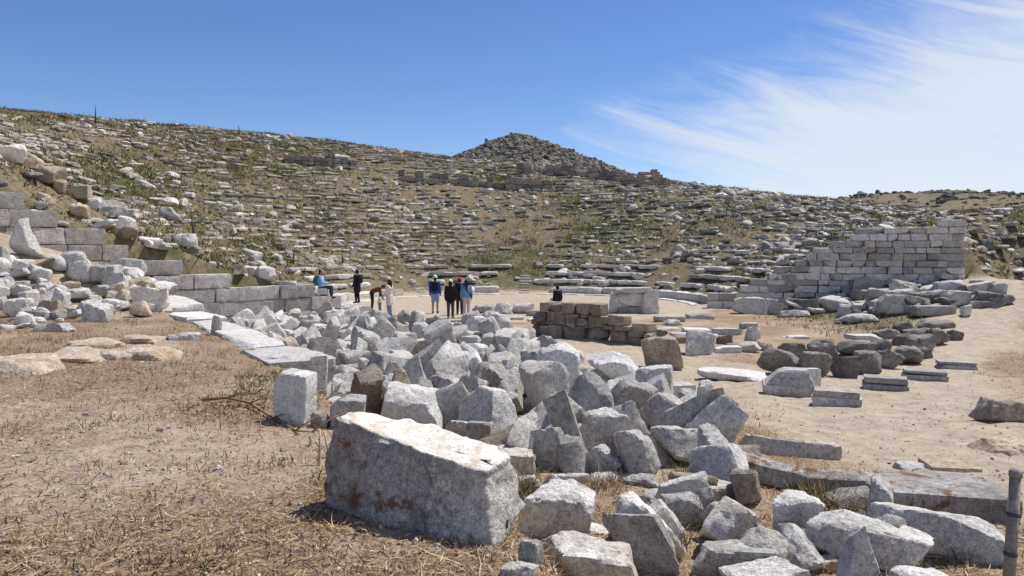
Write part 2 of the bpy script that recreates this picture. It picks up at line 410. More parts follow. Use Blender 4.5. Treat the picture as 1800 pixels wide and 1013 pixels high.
def ridgez(X, Y):
    px = 900+1300*X/np.maximum(Y, 1)
    top = np.interp(X, [40, 90, 112, 135, 146, 150, 165, 200, 320], [5, 14, 18.6, 19.8, 20.2, 18.6, 16.6, 14.6, 8])
    z = top*sm(95, 250, Y)*sm(420, 260, Y)+4*sm(60, 95, Y)-2
    step = np.floor(z/2.2+fbm2(X, Y, .03, 6, 3)*.8)*2.2
    z = z*.72+step*.28
    return z + fbm2(X, Y, .07, 21, 5)*1.5
hill_patch('distant_ridge', 40, 330, 92, 420, 240, 220, ridgez, .42)

# ------------------------------------------------------------------ masonry walls
PROTO = {}
def proto(kind, base, n=8, cell=.12):
    k = (kind, base)
    if k not in PROTO: PROTO[k] = [stone_mesh('block', base, 500+i*7+len(PROTO)*31, kind, cell) for i in range(n)]
    return PROTO[k]
def piece(name, kind, base, size, loc, yaw, m, parent, rg, tilt=.0, cell=.12):
    ms = proto(kind, base, cell=cell); me = ms[rg.randint(len(ms))]
    key = (me.name, m.name)
    if key not in PROTO:
        c = me.copy(); c.materials.clear(); c.materials.append(m); PROTO[key] = c
    o = bpy.data.objects.new(name, PROTO[key]); COL.objects.link(o)
    o.scale = [a/b for a, b in zip(size, base)]
    o.location = loc; fl = math.pi if rg.rand() < .5 else 0
    o.rotation_euler = (rg.normal(0, tilt), rg.normal(0, tilt), yaw+fl)
    if parent: o.parent = parent
    return o
def ashlar(root, org, e, n, yaw, courses, m, rg, thick=.55, lens=(.8, 1.9), proud=.02, name='block', gap=.012, kd='a'):
    # courses: (z0, z1, s0, s1)
    for z0, z1, s0, s1 in courses:
        s = s0; hgt = z1-z0
        while s < s1-.15:
            ln = rg.uniform(*lens)
            if s1-(s+ln) < .45: ln = s1-s
            c = s+ln/2; off = -thick/2+rg.normal(0, proud)
            loc = (org[0]+e[0]*c+n[0]*off, org[1]+e[1]*c+n[1]*off, (z0+z1)/2)
            piece(name, kd, (1.4, .55, .5), (ln-gap, thick, hgt-gap*.8), loc, yaw, m, root, rg, .003, cell=.07)
            s += ln
rgw = np.random.RandomState(5)
def edir(deg): return (math.cos(R(deg)), math.sin(R(deg)))
# left retaining wall of the seating
eL = edir(AX+HALF); nL = (-eL[1], eL[0]); nL = (nL[0], nL[1]) if nL[0] > 0 else (-nL[0], -nL[1])
wl = empty('retaining_wall', (CX+eL[0]*17, CY+eL[1]*17, 0)); wl_root = empty  # parent at its foot
ends = [10.5, 12.2, 13.5, 17.2, 19.05, 20.9, 21.6, 23.0, 23.9]
def child_space(root): return root.location.copy()
def ashlar_at(root, deg, n, courses, m, rg, **kw):
    o = root.location; e = edir(deg)
    ashlar(root, (CX-o.x, CY-o.y), e, n, R(deg), [(a-o.z, b-o.z, c, d) for a, b, c, d in courses], m, rg, **kw)
ashlar_at(wl, AX+HALF, nL, [(k*.53-.02*(k == 0), (k+1)*.53, s0, 26.5) for k, s0 in enumerate(ends)], MT['wallgrey'], rgw, thick=.6)
tag(wl, 'stepped retaining wall of large grey dressed blocks climbing the slope beside the rubble heap', 'wall')
# right retaining wall
eR = edir(AX-HALF); nR = (eR[1], -eR[0])
wr = empty('retaining_wall', (CX+eR[0]*17, CY+eR[1]*17, .6))
prof_s = [12.9, 13.0, 14.1, 14.7, 15.0, 15.8, 16.5, 17.0, 17.05, 20.6, 20.61, 21.7]
prof_z = [1.3, 1.95, 2.35, 2.75, 3.0, 3.3, 3.6, 3.8, 4.1, 4.1, 4.55, 4.55]
cr = []; z = .25; k = 0
while z < 4.5:
    h = (.34, .30, .36, .27, .33)[k % 5]; k += 1
    ss = [s for s in np.arange(12.9, 21.71, .05) if np.interp(s, prof_s, prof_z) >= z+h*.75]
    if ss: cr.append((z, z+h, ss[0]+rgw.uniform(-.25, .3), 21.7))
    z += h
# the tower-like end is its own column of courses above the long top
cr2 = []
for z0, z1, s0, s1 in cr:
    cr2.append((z0, z1, s0 if z1 < 4.25 else 20.6, s1))
ashlar_at(wr, AX-HALF, nR, cr2, MT['wallpale'], rgw, thick=.6, lens=(.4, 1.3), proud=.035, gap=.014, kd='w')
tag(wr, 'long pale marble retaining wall of many small courses above the grassy bank', 'wall')
lw = empty('wall_stub', (CX+eR[0]*11, CY+eR[1]*11, 0))
ashlar_at(lw, AX-HALF, nR, [(-.05, .4, 10.0, 12.0), (.4, .8, 10.0, 12.0), (.0, .45, 12.0, 13.4), (.45, .85, 11.4, 13.3), (.85, 1.22, 11.6, 13.3), (1.22, 1.55, 12.1, 13.3)], MT['wallpale'], rgw, thick=.6, lens=(.5, 1.0), gap=.02)
tag(lw, 'low stepped stub of pale ashlar wall at the end of the benches', 'wall')
# rough brown wall standing in the stage area
ra = np.array([.62, 26.2]); rb = np.array([4.65, 22.6]); ed = (rb-ra)/np.linalg.norm(rb-ra); ydeg = math.degrees(math.atan2(ed[1], ed[0])); nn = (ed[1], -ed[0])
rw = empty('rough_wall', (ra[0], ra[1], 0.0))
def rough_course(z0, z1, s0, s1, lens, sub=None):
    s = s0
    while s < s1-.1:
        ln = rgw.uniform(*lens)
        if s1-(s+ln) < .25: ln = s1-s
        jz = rgw.uniform(-.03, .03)
        parts = [(z0, z1+jz)] if not sub or rgw.rand() > sub else [(z0, (z0+z1)/2), ((z0+z1)/2, z1+jz)]
        for a, b in parts:
            c = s+ln/2; off = -.3+rgw.normal(0, .035)
            piece('stone', 'r' if rgw.rand() < .25 else 'w', (.7, .5, .42), (ln*1.01, rgw.uniform(.5, .62), (b-a)*1.03), (ed[0]*c+nn[0]*off, ed[1]*c+nn[1]*off, (a+b)/2), R(ydeg), MT['brownwall'], rw, rgw, .03, cell=.06)
        s += ln
rough_course(-.1, .40, 0, 4.1, (.4, .95)); rough_course(.40, .55, 0.05, 4.2, (.25, .6), .35); rough_course(.55, .86, 0.1, 3.9, (.3, .7), .25)
rough_course(.86, 1.20, .35, 3.05, (.45, .75)); rough_course(-.1, .22, 4.1, 5.3, (.4, .7)); rough_course(.22, .42, 4.1, 4.9, (.3, .6)); rough_course(.42, .66, 4.2, 4.8, (.5, .7))
tag(rw, 'short free-standing wall of rough brown fieldstones on the bare stage ground', 'wall')

# ------------------------------------------------------------------ benches round the orchestra
def arc_row(name, label, r, z0, z1, depth, a0, a1, lens, m, rg, keep=1.0, gapmask=None, tilt=.004, cat='bench row'):
    root = empty(name, (CX, CY+r, z0))
    a = a0
    while a < a1:
        ln = rg.uniform(*lens); da = math.degrees(ln/r)
        mid = a+da/2
        if rg.rand() < keep and not (gapmask and gapmask(mid, da)):
            e = edir(mid)
            piece('slab', 'm', (1.5, .5, .4), (ln-.015, depth*rg.uniform(.9, 1.05), (z1-z0)*rg.uniform(.92, 1.0)), (e[0]*r, e[1]*r-r, (z1-z0)/2), R(mid+90), m, root, rg, tilt)
        a += da
    tag(root, label, cat); return root
rgb = np.random.RandomState(11)
ST = [88.0, 40.0, 128.0]                                         # stairways through the rows
gap = lambda m, da: any(abs(m-s) < math.degrees(.55/11)+da/2-.6 for s in ST)
arc_row('kerb_ring', 'thin pale stone kerb ringing the bare floor of the orchestra', 9.5, -.08, .07, .5, -6, 215, (1.2, 2.2), MT['pale'], rgb, .97, cat='kerb')
arc_row('bench_row', 'long curved front bench of pale marble slabs round the orchestra', 10.45, -.05, .50, .62, -4, 206, (1.3, 2.4), MT['wallpale'], rgb, .97, gap)
arc_row('bench_row', 'broken second row of low marble blocks behind the front bench', 11.6, .68, .96, .5, 0, 205, (.6, 1.3), MT['pale'], rgb, .72, gap, .03)
arc_row('bench_row', 'third row of long straight marble seats with a dark shadow line', 12.7, 1.2, 1.48, .55, 2, 170, (1.2, 2.3), MT['wallpale'], rgb, .86, gap, .012)
arc_row('bench_row', 'fourth row of scattered seat slabs at the foot of the slope', 13.8, 1.7, 1.96, .5, -2, 170, (.8, 1.8), MT['wallpale'], rgb, .66, gap, .03)
for i, s in enumerate(ST):
    e = edir(s); root = empty('stairway', (CX+e[0]*10.3, CY+e[1]*10.3, 0))
    for k in range(7):
        rr = .42*k-.1
        piece('step', 'd', (.9, .5, .3), (.75, .46, .3), (e[0]*rr, e[1]*rr, -.06+.185*k), R(s+90), MT['wallpale'], root, rgb, .01)
    tag(root, ['narrow flight of pale steps cutting up through the middle of the benches', 'narrow flight of steps through the benches towards the pale retaining wall', 'narrow flight of steps through the benches behind the visitors'][i], 'stairway')

# ------------------------------------------------------------------ dark terrace walls high on the slope, ruined hut on the skyline
def terrace_wall(label, pts, hgt, lens, rg, rows=2):
    P = [np.array(p, float) for p in pts]
    root = empty('terrace_wall', P[0])
    for a, b in zip(P[:-1], P[1:]):
        d = b-a; ln = np.linalg.norm(d[:2]); e = d/ln; yaw = math.atan2(d[1], d[0]); s = 0
        while s < ln:
            l = rg.uniform(*lens)
            for k in range(rows):
                if k == rows-1 and rg.rand() < .2: continue
                c = a+e*(s+l/2)-P[0]
                piece('block', 'w', (.9, .6, .5), (l*1.0, .6, hgt/rows*rg.uniform(.9, 1.1)), (c[0], c[1]+rg.normal(0, .06), c[2]+hgt/rows*(k+.2)), yaw, MT['brownwall' if rg.rand() < .45 else 'dark'], root, rg, .03, cell=.2)
            s += l
    tag(root, label, 'wall'); return root
def on_hill(px, py):
    p, d = G(px, py, 160); p = p.copy(); p[2] = float(H(p[0], p[1])); return p
rgt_ = np.random.RandomState(21)
terrace_wall('dark terrace wall of squared blocks curving across the upper slope', [on_hill(x, y) for x, y in ((700, 316), (760, 321), (830, 327), (900, 330), (965, 331))], 1.05, (.6, 1.1), rgt_)
terrace_wall('dark block wall just below the distant peak on the skyline', [on_hill(x, y) for x, y in ((908, 302), (960, 305), (1000, 309), (1060, 313), (1110, 325))], 1.0, (.7, 1.2), rgt_)
terrace_wall('short dark wall of tumbled blocks high on the left slope', [on_hill(x, y) for x, y in ((500, 284), (560, 292), (620, 297))], .8, (.5, .9), rgt_)
hp = on_hill(1141, 324); hp[2] = float(H(hp[0], hp[1]))-.25
hut = empty('ruined_hut', hp)
for z0, z1, spans in ((0, .42, ((-1.8, -1.0), (-1.0, -.3), (-.3, .5), (.5, 1.2), (1.2, 1.9))), (.42, .78, ((-1.4, -.85), (-.85, -.4), (.25, .9), (.9, 1.6))), (.78, 1.08, ((-1.1, -.4), (.25, .75), (.75, 1.25))), (1.08, 1.32, ((-1.0, .1), (.1, .95))), (1.32, 1.56, ((.15, .75),))):
    for a_, b_ in spans: piece('block', 'w', (.9, .6, .5), (b_-a_+.02, .55, z1-z0+.02), ((a_+b_)/2, 0, (z0+z1)/2), 0, MT['brownwall'], hut, rgt_, .01, cell=.2)
tag(hut, 'small ruined wall with a window opening standing on the skyline', 'ruin')

# ------------------------------------------------------------------ loose stones placed one by one
ZL = {}
def S(x0, y0, x1, y1, yaw=0, roll=0, pitch=0, ratio=.6, kind='b', m='grey', label=None, name='marble_block', group=None, D=None, embed=.05, taper=None, bend=0, cat='block', seed=None, lift=0):
    """a stone whose foot stands at pixel row y1 on the ground; its real size follows from its distance"""
    if D is None: g, t = G((x0+x1)/2, y1)
    else: g = at((x0+x1)/2, y1, D); t = D
    Wp = (x1-x0)*t/1300; Hp = (y1-y0)*t/1300
    a = math.atan2(CAMZ-g[2], t)
    ro = abs(R(roll)); c2 = max(math.cos(2*ro), .3)
    cy, sy = abs(math.cos(R(yaw))), abs(math.sin(R(yaw)))
    w = Wp/(cy+ratio*sy); dep = w*(sy+ratio*cy)
    hv = max((Hp-.8*dep*math.sin(a))/math.cos(a), .5*Hp)*1.06
    if ro > .05:
        w2 = max((Wp*math.cos(ro)-hv*math.sin(ro))/c2, .3*Wp); h2 = max((hv*math.cos(ro)-Wp*math.sin(ro))/c2, .3*hv)
        w, hv = w2/(cy+ratio*sy), h2
    size = (w, max(w*ratio, .06), hv)
    sd_ = seed or nseed()
    if name == 'marble_block': name = {'b': 'marble_block', 'r': 'broken_stone', 'p': 'pointed_stone', 's': 'boulder', 'm': 'long_block', 'd': 'dressed_block'}.get(kind, 'marble_block')
    me = stone_mesh(name, size, sd_, kind, max(.02, .0038*t) if t < 16 else .065, 30, taper)
    rot = Matrix.Rotation(R(roll), 4, 'Y') @ Matrix.Rotation(R(pitch), 4, 'X') @ Matrix.Rotation(R(yaw), 4, 'Z')
    n = len(me.vertices); V = np.empty(n*3); me.vertices.foreach_get('co', V); V = V.reshape(-1, 3)
    if bend: V[:, 2] += bend*(V[:, 0]**2-(w/2)**2*.33)
    V = V@np.array(rot.to_3x3()).T
    mn = V.min(0); mx = V.max(0); V[:, 2] -= mn[2]
    me.vertices.foreach_set('co', V.ravel()); me.update()
    o = link(name, me, MT[m])
    zg = g[2] if D is None else g[2]
    o.location = (g[0], g[1]+(mx[1]-mn[1])/2*.92, zg-embed+lift)
    if D is None and not lift:
        foot = V[V[:, 2] < .25*(mx[2]-mn[2])][:, :2]+np.array([o.location.x, o.location.y])
        o.location.z = float(np.median(H(foot[:, 0], foot[:, 1])))-embed
    tag(o, label, cat, group); return o
HG = 'blocks of the fallen marble heap'
def heap(lst, lab, group, **kw):
    for q in lst:
        q = list(q); opt = q.pop() if isinstance(q[-1], dict) else {}
        o = {**kw, **opt}; kd = q[8] if len(q) > 8 else o.get('kind', 'b')
        l = o.pop('label', None) or lab[kd]
        gr = None if 'label' in opt else group
        S(*q, label=l, group=gr, **o)
lab_heap = {'b': 'squared grey marble block tumbled in the heap between the kerb and the stage ground', 'r': 'rough broken grey marble chunk in the heap between the kerb and the stage ground',
            'p': 'upright pointed marble fragment in the heap between the kerb and the stage ground', 's': 'rounded grey boulder in the heap between the kerb and the stage ground', 'm': 'long dressed marble slab lying in the heap beyond the kerb'}
# the great cut block
def great_block():
    w, d, h = 1.12, .60, .56
    V, F = stone_vf((w, d, h), 4242, 'm', .013, 100)
    up_ = (V[:, 2]+h/2)/h
    V[:, 1] += np.clip(V[:, 0]-.2, 0, 1)*.22*(V[:, 1] < 0)             # the pitted part of the front turns away
    nb = V/np.linalg.norm(V, axis=1, keepdims=True)
    V = V+nb*(fbm(V*3.2+1.7, 8, 3)*.035+fbm(V*11+.7, 18, 3)*.009)[:, None]*np.where(V[:, 2] > .22, .45, 1)[:, None]
    frontm = sm(-.15, -.2, V[:, 1])*sm(.12, .22, V[:, 0])
    pit = np.abs(fbm(V*np.array([30, 1, 30.])+3.3, 4, 2, .5))
    V[:, 1] += frontm*np.clip(pit-.06, 0, 1)*.05                       # point-chisel pits
    V[:, 1] += sm(-.16, -.2, V[:, 1])*np.exp(-((V[:, 0]-.02-.10*V[:, 2])/.012)**2)*.02*(V[:, 2] > -.1)   # a crack down the front
    V[:, 2] -= up_*V[:, 0]*.15                                         # top slopes down to one end
    V[:, 0] *= 1+.05*(1-up_)
    me = mesh_np('marble_block', V, F)
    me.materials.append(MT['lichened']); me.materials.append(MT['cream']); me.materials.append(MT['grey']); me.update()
    nrm = np.empty(len(me.polygons)*3); me.polygons.foreach_get('normal', nrm); nrm = nrm.reshape(-1, 3)
    cen = np.empty(len(me.polygons)*3); me.polygons.foreach_get('center', cen); cen = cen.reshape(-1, 3)
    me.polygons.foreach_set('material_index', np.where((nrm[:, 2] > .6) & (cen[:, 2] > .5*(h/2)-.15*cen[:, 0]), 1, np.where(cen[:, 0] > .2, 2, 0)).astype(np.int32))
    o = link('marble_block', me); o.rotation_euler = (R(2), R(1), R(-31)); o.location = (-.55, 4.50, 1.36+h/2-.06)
    tag(o, 'great cut marble block with cream top and brown lichen down its long side', 'block')
great_block()
heap([
 (362,553,391,589,10,0,0,.5,'p'), (391,563,451,596,20,-8,0,.6,'b'), (447,551,470,578,0,4,0,.7,'b'), (476,539,520,557,8,0,0,.6,'b'), (482,565,586,600,-6,0,0,.45,'m'),
 (486,573,524,596,0,0,0,.8,'s','tan'), (409,579,457,604,15,0,0,.7,'r'), (455,577,488,600,-10,0,0,.7,'b'), (457,606,508,638,0,6,0,.6,'r'),
 (524,589,575,624,20,22,0,.5,'b'), (526,606,571,650,10,18,0,.5,'r'), (535,626,579,695,5,6,0,.4,'b'), (579,610,626,683,0,-3,0,.5,'r'),
 (541,711,575,750,0,0,0,.8,'s'), (563,664,690,727,-10,0,12,.7,'r'), (571,683,642,750,6,3,0,.6,'b'), (577,598,644,630,0,0,0,.6,'r'), (601,585,642,604,5,0,0,.7,'b'),
 (644,585,699,618,-8,0,0,.7,'r'), (638,616,720,642,3,0,0,.45,'b'), (626,634,737,668,-3,0,0,.5,'b'), (648,654,713,716,-15,0,14,.7,'r'), (703,638,760,724,10,-4,0,.5,'p'),
 (727,677,778,758,-5,0,0,.6,'b'), (701,709,768,758,20,0,0,.8,'p'), (759,656,812,712,0,6,0,.6,'r'), (780,644,859,728,-10,24,-8,.45,'b'), (778,695,830,736,15,0,0,.8,'p'),
 (820,669,867,748,8,-9,0,.5,'p'), (776,729,847,782,4,0,0,.7,'b'), (814,739,871,795,-4,0,0,.7,'b'), (863,707,910,750,10,4,0,.6,'b'), (859,766,924,794,0,0,0,.6,'r'),
 (840,780,946,843,-8,0,0,.7,'b'), (933,738,1004,830,-28,-10,0,.4,'b'), (705,583,737,632,0,-7,0,.5,'b'), (711,573,749,614,20,-18,0,.6,'b'), (747,589,788,628,-10,0,0,.6,'b'),
 (768,589,808,622,12,0,0,.7,'r'), (780,618,834,663,20,0,0,.8,'p','tan'), (804,589,845,640,-6,0,0,.7,'b'), (843,589,875,640,5,0,0,.7,'b'), (873,581,938,641,-18,0,18,.8,'b','pale'),
 (867,628,914,670,10,0,0,.7,'r'), (676,557,697,594,0,3,0,.6,'b'), (595,553,622,577,0,0,0,.7,'p'), (626,563,644,581,0,-10,0,.5,'r'), (537,573,573,600,15,0,0,.7,'r'),
 (737,567,857,590,4,0,0,.3,'m'), (760,560,830,574,-3,0,0,.3,'m'), (737,614,768,640,0,0,0,.7,'s'), (832,636,875,668,-12,0,0,.7,'r'),
 (988,664,1014,700,0,-8,0,.5,'b'), (992,640,1067,692,6,0,0,.6,'b'), (992,616,1030,645,-6,0,0,.7,'b'), (968,636,1004,676,10,0,0,.7,'b'),
 (1014,671,1071,728,-14,6,0,.7,'r'), (1020,717,1110,808,0,0,0,.6,'s'), (1040,658,1093,684,8,0,0,.6,'r'), (1142,670,1174,708,0,-6,0,.5,'b'),
 (1166,699,1219,727,0,0,0,.6,'r','pale'), (893,829,958,872,25,0,0,.7,'r'), (1087,818,1170,858,-20,0,0,.6,'r'),
 (1090,854,1173,928,-20,-8,0,.5,'r'), (1127,843,1215,884,14,0,0,.7,'r'), (1161,863,1238,932,-8,0,0,.6,'b'), (1207,857,1276,925,10,0,0,.7,'p'), (1371,874,1428,914,12,0,0,.7,'b'),
 (972,913,1077,950,-4,0,0,.6,'r'), (903,934,960,1004,-20,0,0,.8,'r'), (1036,824,1090,853,0,0,0,.7,'r','pale'), (650,560,676,582,12,0,0,.6,'b'), (560,548,592,562,0,0,0,.6,'m'), (420,604,450,618,0,0,0,.7,'r'),
 (575,640,600,664,0,0,0,.7,'r'), (690,640,716,662,0,0,0,.7,'r'), (915,700,955,735,0,0,0,.7,'r'), (850,660,885,700,10,0,0,.7,'r'), (1064,730,1110,760,0,0,0,.7,'r'), (880,668,915,705,-20,0,0,.7,'b'),
], lab_heap, HG)
U = [
 (472,650,549,746,-14,2,0,.6,'m','pale','tall pale squared block standing against the end of the white kerb'),
 (911,616,976,728,-12,-11,0,.4,'b','grey','tall tilted slab with a broken orange-brown top rising from the heap'),
 (953,673,1043,815,-22,-20,0,.4,'b','grey','long grey slab leaning hard to one side beside the tilted broken-topped slab'),
 (1040,691,1152,800,-10,-4,0,.45,'p','grey','massive grey marble slab with a pointed crest standing in the heap'),
 (1093,658,1190,744,-20,-30,0,.35,'b','pale','pale pitted slab leaning against the massive pointed slab'),
 (1172,667,1225,700,10,0,0,.7,'d','pale','small flat-topped dressed marble block at the edge of the path'),
 (1197,709,1298,779,-20,0,14,.6,'r','pale','pale broken slab with a smooth sloping face beside the path'),
 (1146,737,1300,824,14,7,0,.5,'r','grey','massive dark-sided marble block lying beside the small brown stone'),
 (1288,782,1352,834,5,0,0,.8,'r','brownwall','small rough brown stone between the massive block and the curved seat'),
 (873,735,928,774,0,0,0,.8,'s','grey','rounded grey boulder perched on a flat stone in the heap'),
 (1055,804,1148,832,6,0,0,.6,'r','pale','flat pale stone lying in dry grass'),
 (953,813,1043,862,-30,-14,0,.14,'r','grey','thin jagged dark slab standing on edge behind the jag-fronted block'),
 (1209,820,1316,882,18,5,0,.6,'b','grey','grey block with a sloping top lying in the grass below the massive block'),
 (928,845,1054,950,-12,0,0,.7,'b','grey','large grey block with a jagged broken front beside the great cut block'),
 (1061,849,1212,1020,-24,-28,0,.35,'b','grey','long narrow slab leaning across the near rubble like a ramp'),
 (1238,849,1374,966,-28,14,0,.5,'r','grey','big grey block with a rising horn at one end in the near rubble'),
 (1364,905,1448,970,10,0,0,.8,'s','grey','rounded grey stone with a vertical crack in the near rubble'),
 (1435,868,1666,1014,-24,9,0,.42,'b','grey','long thick grey marble block pointing towards the rope post'),
 (1470,917,1565,1030,12,-6,0,.5,'p','pale','pale upright fragment leaning on the long thick grey block'),
 (1224,934,1383,1035,-10,0,0,.7,'b','grey','pale-topped grey block half sunk in grass in front of the horned block'),
 (1428,967,1484,1008,0,0,0,.8,'r','tan','small tan stone between the near grey blocks'),
 (1594,983,1694,1050,8,0,0,.7,'r','pale','small pale stone at the foot of the long thick grey block'),
 (1735,697,1812,748,6,0,0,.7,'b','brownwall','squared brown block alone beside the trodden path'),
 (1577,798,1650,828,20,0,0,.7,'r','pale','small broken white stone on the path beside the tan flagstone'),
 (1464,849,1553,894,0,0,0,.7,'r','dark','dark rock with orange lichen under the end of the curved seat'),
]
for q in U: S(*q[:7], ratio=q[7], kind=q[8], m=q[9], label=q[10])
# foreground pieces whose feet lie below the picture
S(949,932,1142,1085,-10,0,5,.75,'b','grey',label='flat-topped speckled grey block in front of the leaning ramp-like slab')
S(1288,975,1449,1080,12,0,0,.7,'b','grey',label='broad low grey block in front of the rounded cracked stone')
S(869,975,952,1030,-15,0,0,.8,'r','pale',label='flat pale stone tucked against the foot of the great cut block')
# flat slabs by the path
S(1552,860,1790,1000,-27,4,0,.32,'b','grey',label='long grey slab with a dark weathered edge beside the rope post')
S(1590,826,1825,925,-14,0,0,.75,'d','lichened',label='broad flat slab with white lichen lying beside the path', embed=.02)
S(1643,808,1735,831,-8,0,0,.8,'d','tan',label='thin tan flagstone lying flat on the path', embed=.02)
def moulded(x0, y0, x1, y1, yaw, label, m='grey', steps=2):
    g, t = G((x0+x1)/2, y1); w = (x1-x0)*t/1300*.86; d = w*.55; a = math.atan2(CAMZ-g[2], t); h = max(((y1-y0)*t/1300-d*math.sin(a)), .16)
    root = empty('moulded_base', (g[0], g[1]+d*.6, float(H(g[0], g[1]+d*.6))-.03)); root.rotation_euler = (0, 0, R(yaw))
    for nm, sx, z0, z1 in (('plinth', 1.0, 0, h*.62), ('top_slab', .93, h*.62, h)):
        me = stone_mesh(nm, (w*sx, d*sx, z1-z0), nseed(), 'd', .05); o = link(nm, me, MT[m], root); o.location = (0, 0, (z0+z1)/2+.001)
    tag(root, label, 'pedestal')
moulded(1435,678,1530,717,-24,'low moulded marble base nearest the chamfered pedestal stone')
moulded(1525,657,1612,690,-24,'low moulded marble base second in the row from the chamfered pedestal stone')
moulded(1596,642,1680,668,-24,'thin moulded marble base third in the row from the chamfered pedestal stone')
moulded(1655,631,1730,652,-22,'thin moulded marble base last in the row, by the edge of the path')
# chamfered pedestal stone
g, t = G(1398, 697); w = .92
ch = empty('chamfered_pedestal', (g[0], g[1]+.35, float(H(g[0], g[1]+.3))-.03)); ch.rotation_euler = (0, 0, R(-18))
o = link('foot', stone_mesh('foot', (w, w*.75, .24), nseed(), 'd', .05), MT['grey'], ch); o.location = (0, 0, .12)
o = link('sloping_top', stone_mesh('sloping_top', (w*.98, w*.72, .30), nseed(), 'd', .05, taper=.52), MT['grey'], ch); o.location = (0, 0, .385)
tag(ch, 'chamfered pedestal stone with sloping sides beside the path', 'pedestal')
S(1385,645,1447,690,8,0,0,.3,'d','pale',label='pale squared block standing behind the chamfered pedestal stone')
S(1240,635,1356,672,-14,5,0,.6,'r','pale',label='boat-shaped broken marble lump overhanging the path', taper=1.25)
# the curved theatre seats lying in front
S(1298,758,1566,872,-22,9,-14,.16,'b','lichened',label='long curved marble seat slab with orange lichen lying on its side', bend=.16)
S(1312,740,1487,806,-14,7,-10,.2,'b','grey',label='curved grey seat slab lying just behind the lichened one', bend=.12)
DK = 'dark lichened rocks beside the path'
lab_dk = {k: 'dark brown rock with orange lichen in the row beside the path' for k in 'brpsm'}
heap([(1335,606,1425,662,-22,6,0,.5,'r','dark',{'label': 'big dark arched rock with an orange lichen crown behind the pedestal stones'}), (1405,612,1470,664,-16,5,0,.5,'r','dark'), (1460,618,1515,662,-16,5,0,.5,'r','dark'), (1371,594,1430,628,-10,3,0,.5,'r','dark'), (1422,598,1480,630,-10,3,0,.5,'r','dark'), (1475,598,1552,628,-10,0,0,.6,'r','dark'),
 (1426,597,1475,616,10,0,0,.6,'r','dark'), (1506,616,1560,658,-10,0,0,.7,'r','dark'), (1549,613,1590,648,0,0,0,.8,'r','dark'), (1576,607,1634,641,-10,0,0,.7,'r','dark'), (1600,586,1650,618,8,0,0,.7,'r','dark'),
 (1575,584,1613,608,0,0,0,.7,'r','dark'), (1594,575,1646,591,0,0,0,.6,'r','dark'), (1631,575,1671,606,10,0,0,.7,'r','dark'), (1671,575,1698,600,0,14,0,.7,'r','dark'), (1575,566,1611,586,0,0,0,.7,'r','dark'),
 (1624,564,1689,580,0,0,0,.6,'r','dark'), (1544,577,1588,597,0,0,0,.7,'r','dark'), (1535,593,1573,615,0,0,0,.7,'r','dark'), (1616,607,1643,630,0,0,0,.7,'r','dark'), (1498,586,1556,600,6,0,0,.7,'m','pale',{'label': 'white flat slab lying among the dark rocks'})], lab_dk, DK)
SGL = {k: 'weathered marble piece lying on the bare stage ground behind the rough wall' for k in 'brpsmd'}
heap([(1130,594,1203,650,-8,0,0,.6,'b','brownwall',{'label': 'squat brown-grey block with a broken shoulder in front of the rough wall'}), (1208,585,1262,625,4,0,0,.8,'b','grey',{'label': 'weathered half-round column base on the stage ground'}),
 (1296,590,1341,620,-20,-14,0,.6,'b','pale'), (1312,573,1337,600,10,0,0,.7,'r'), (1254,573,1308,589,-10,0,0,.5,'m'), (1304,567,1334,580,0,0,0,.6,'m'), (1260,606,1304,622,0,0,0,.6,'m','pale'),
 (1122,577,1166,596,0,0,0,.6,'r','brownwall'), (1150,551,1210,566,12,0,0,.25,'m'), (1205,549,1260,562,12,0,0,.25,'m'), (1205,574,1250,584,0,0,0,.8,'m','pale'), (1170,560,1200,572,0,0,0,.7,'r'),
 (1275,603,1300,616,0,0,0,.7,'r','brownwall'), (1332,598,1362,616,0,0,0,.6,'r','brownwall'), (1180,588,1212,604,0,0,0,.7,'r','brownwall'), (1262,590,1290,606,0,0,0,.6,'b','brownwall'),
 (1290,523,1347,554,-4,0,0,.6,'b','wallpale',{'label': 'big squared marble block standing on the grass below the wall stub'}), (1345,525,1382,553,4,0,0,.7,'b','grey',{'label': 'squared grey block butted against the big block below the wall stub'}),
 (1375,545,1425,559,0,0,0,.6,'r'), (1485,552,1545,569,4,0,0,.6,'r','grey',{'label': 'low layered slab alone on the bare ground below the grassy bank'}), (1385,588,1424,596,0,0,0,.7,'m','pale'),
 (830,536,872,552,0,0,0,.6,'r'), (866,533,905,552,0,0,0,.7,'p'), (900,534,938,552,0,0,0,.6,'r'), (845,550,880,556,0,0,0,.5,'m','pale'), (925,545,945,556,0,0,0,.7,'r')], SGL, 'marble pieces on the stage ground')
# paving slabs of the stage front
heap([(880+a*46+b*22, 556+b*9+a*3, 922+a*46+b*22, 563+b*9+a*3, 10, 0, 0, .5, 'm', 'pale') for a in range(8) for b in (0, 1) if not (a in (0, 1, 2, 3, 4) and b == 1)], {'m': 'thin pale paving slab of the old stage front'}, 'paving slabs of the stage front', embed=.03)
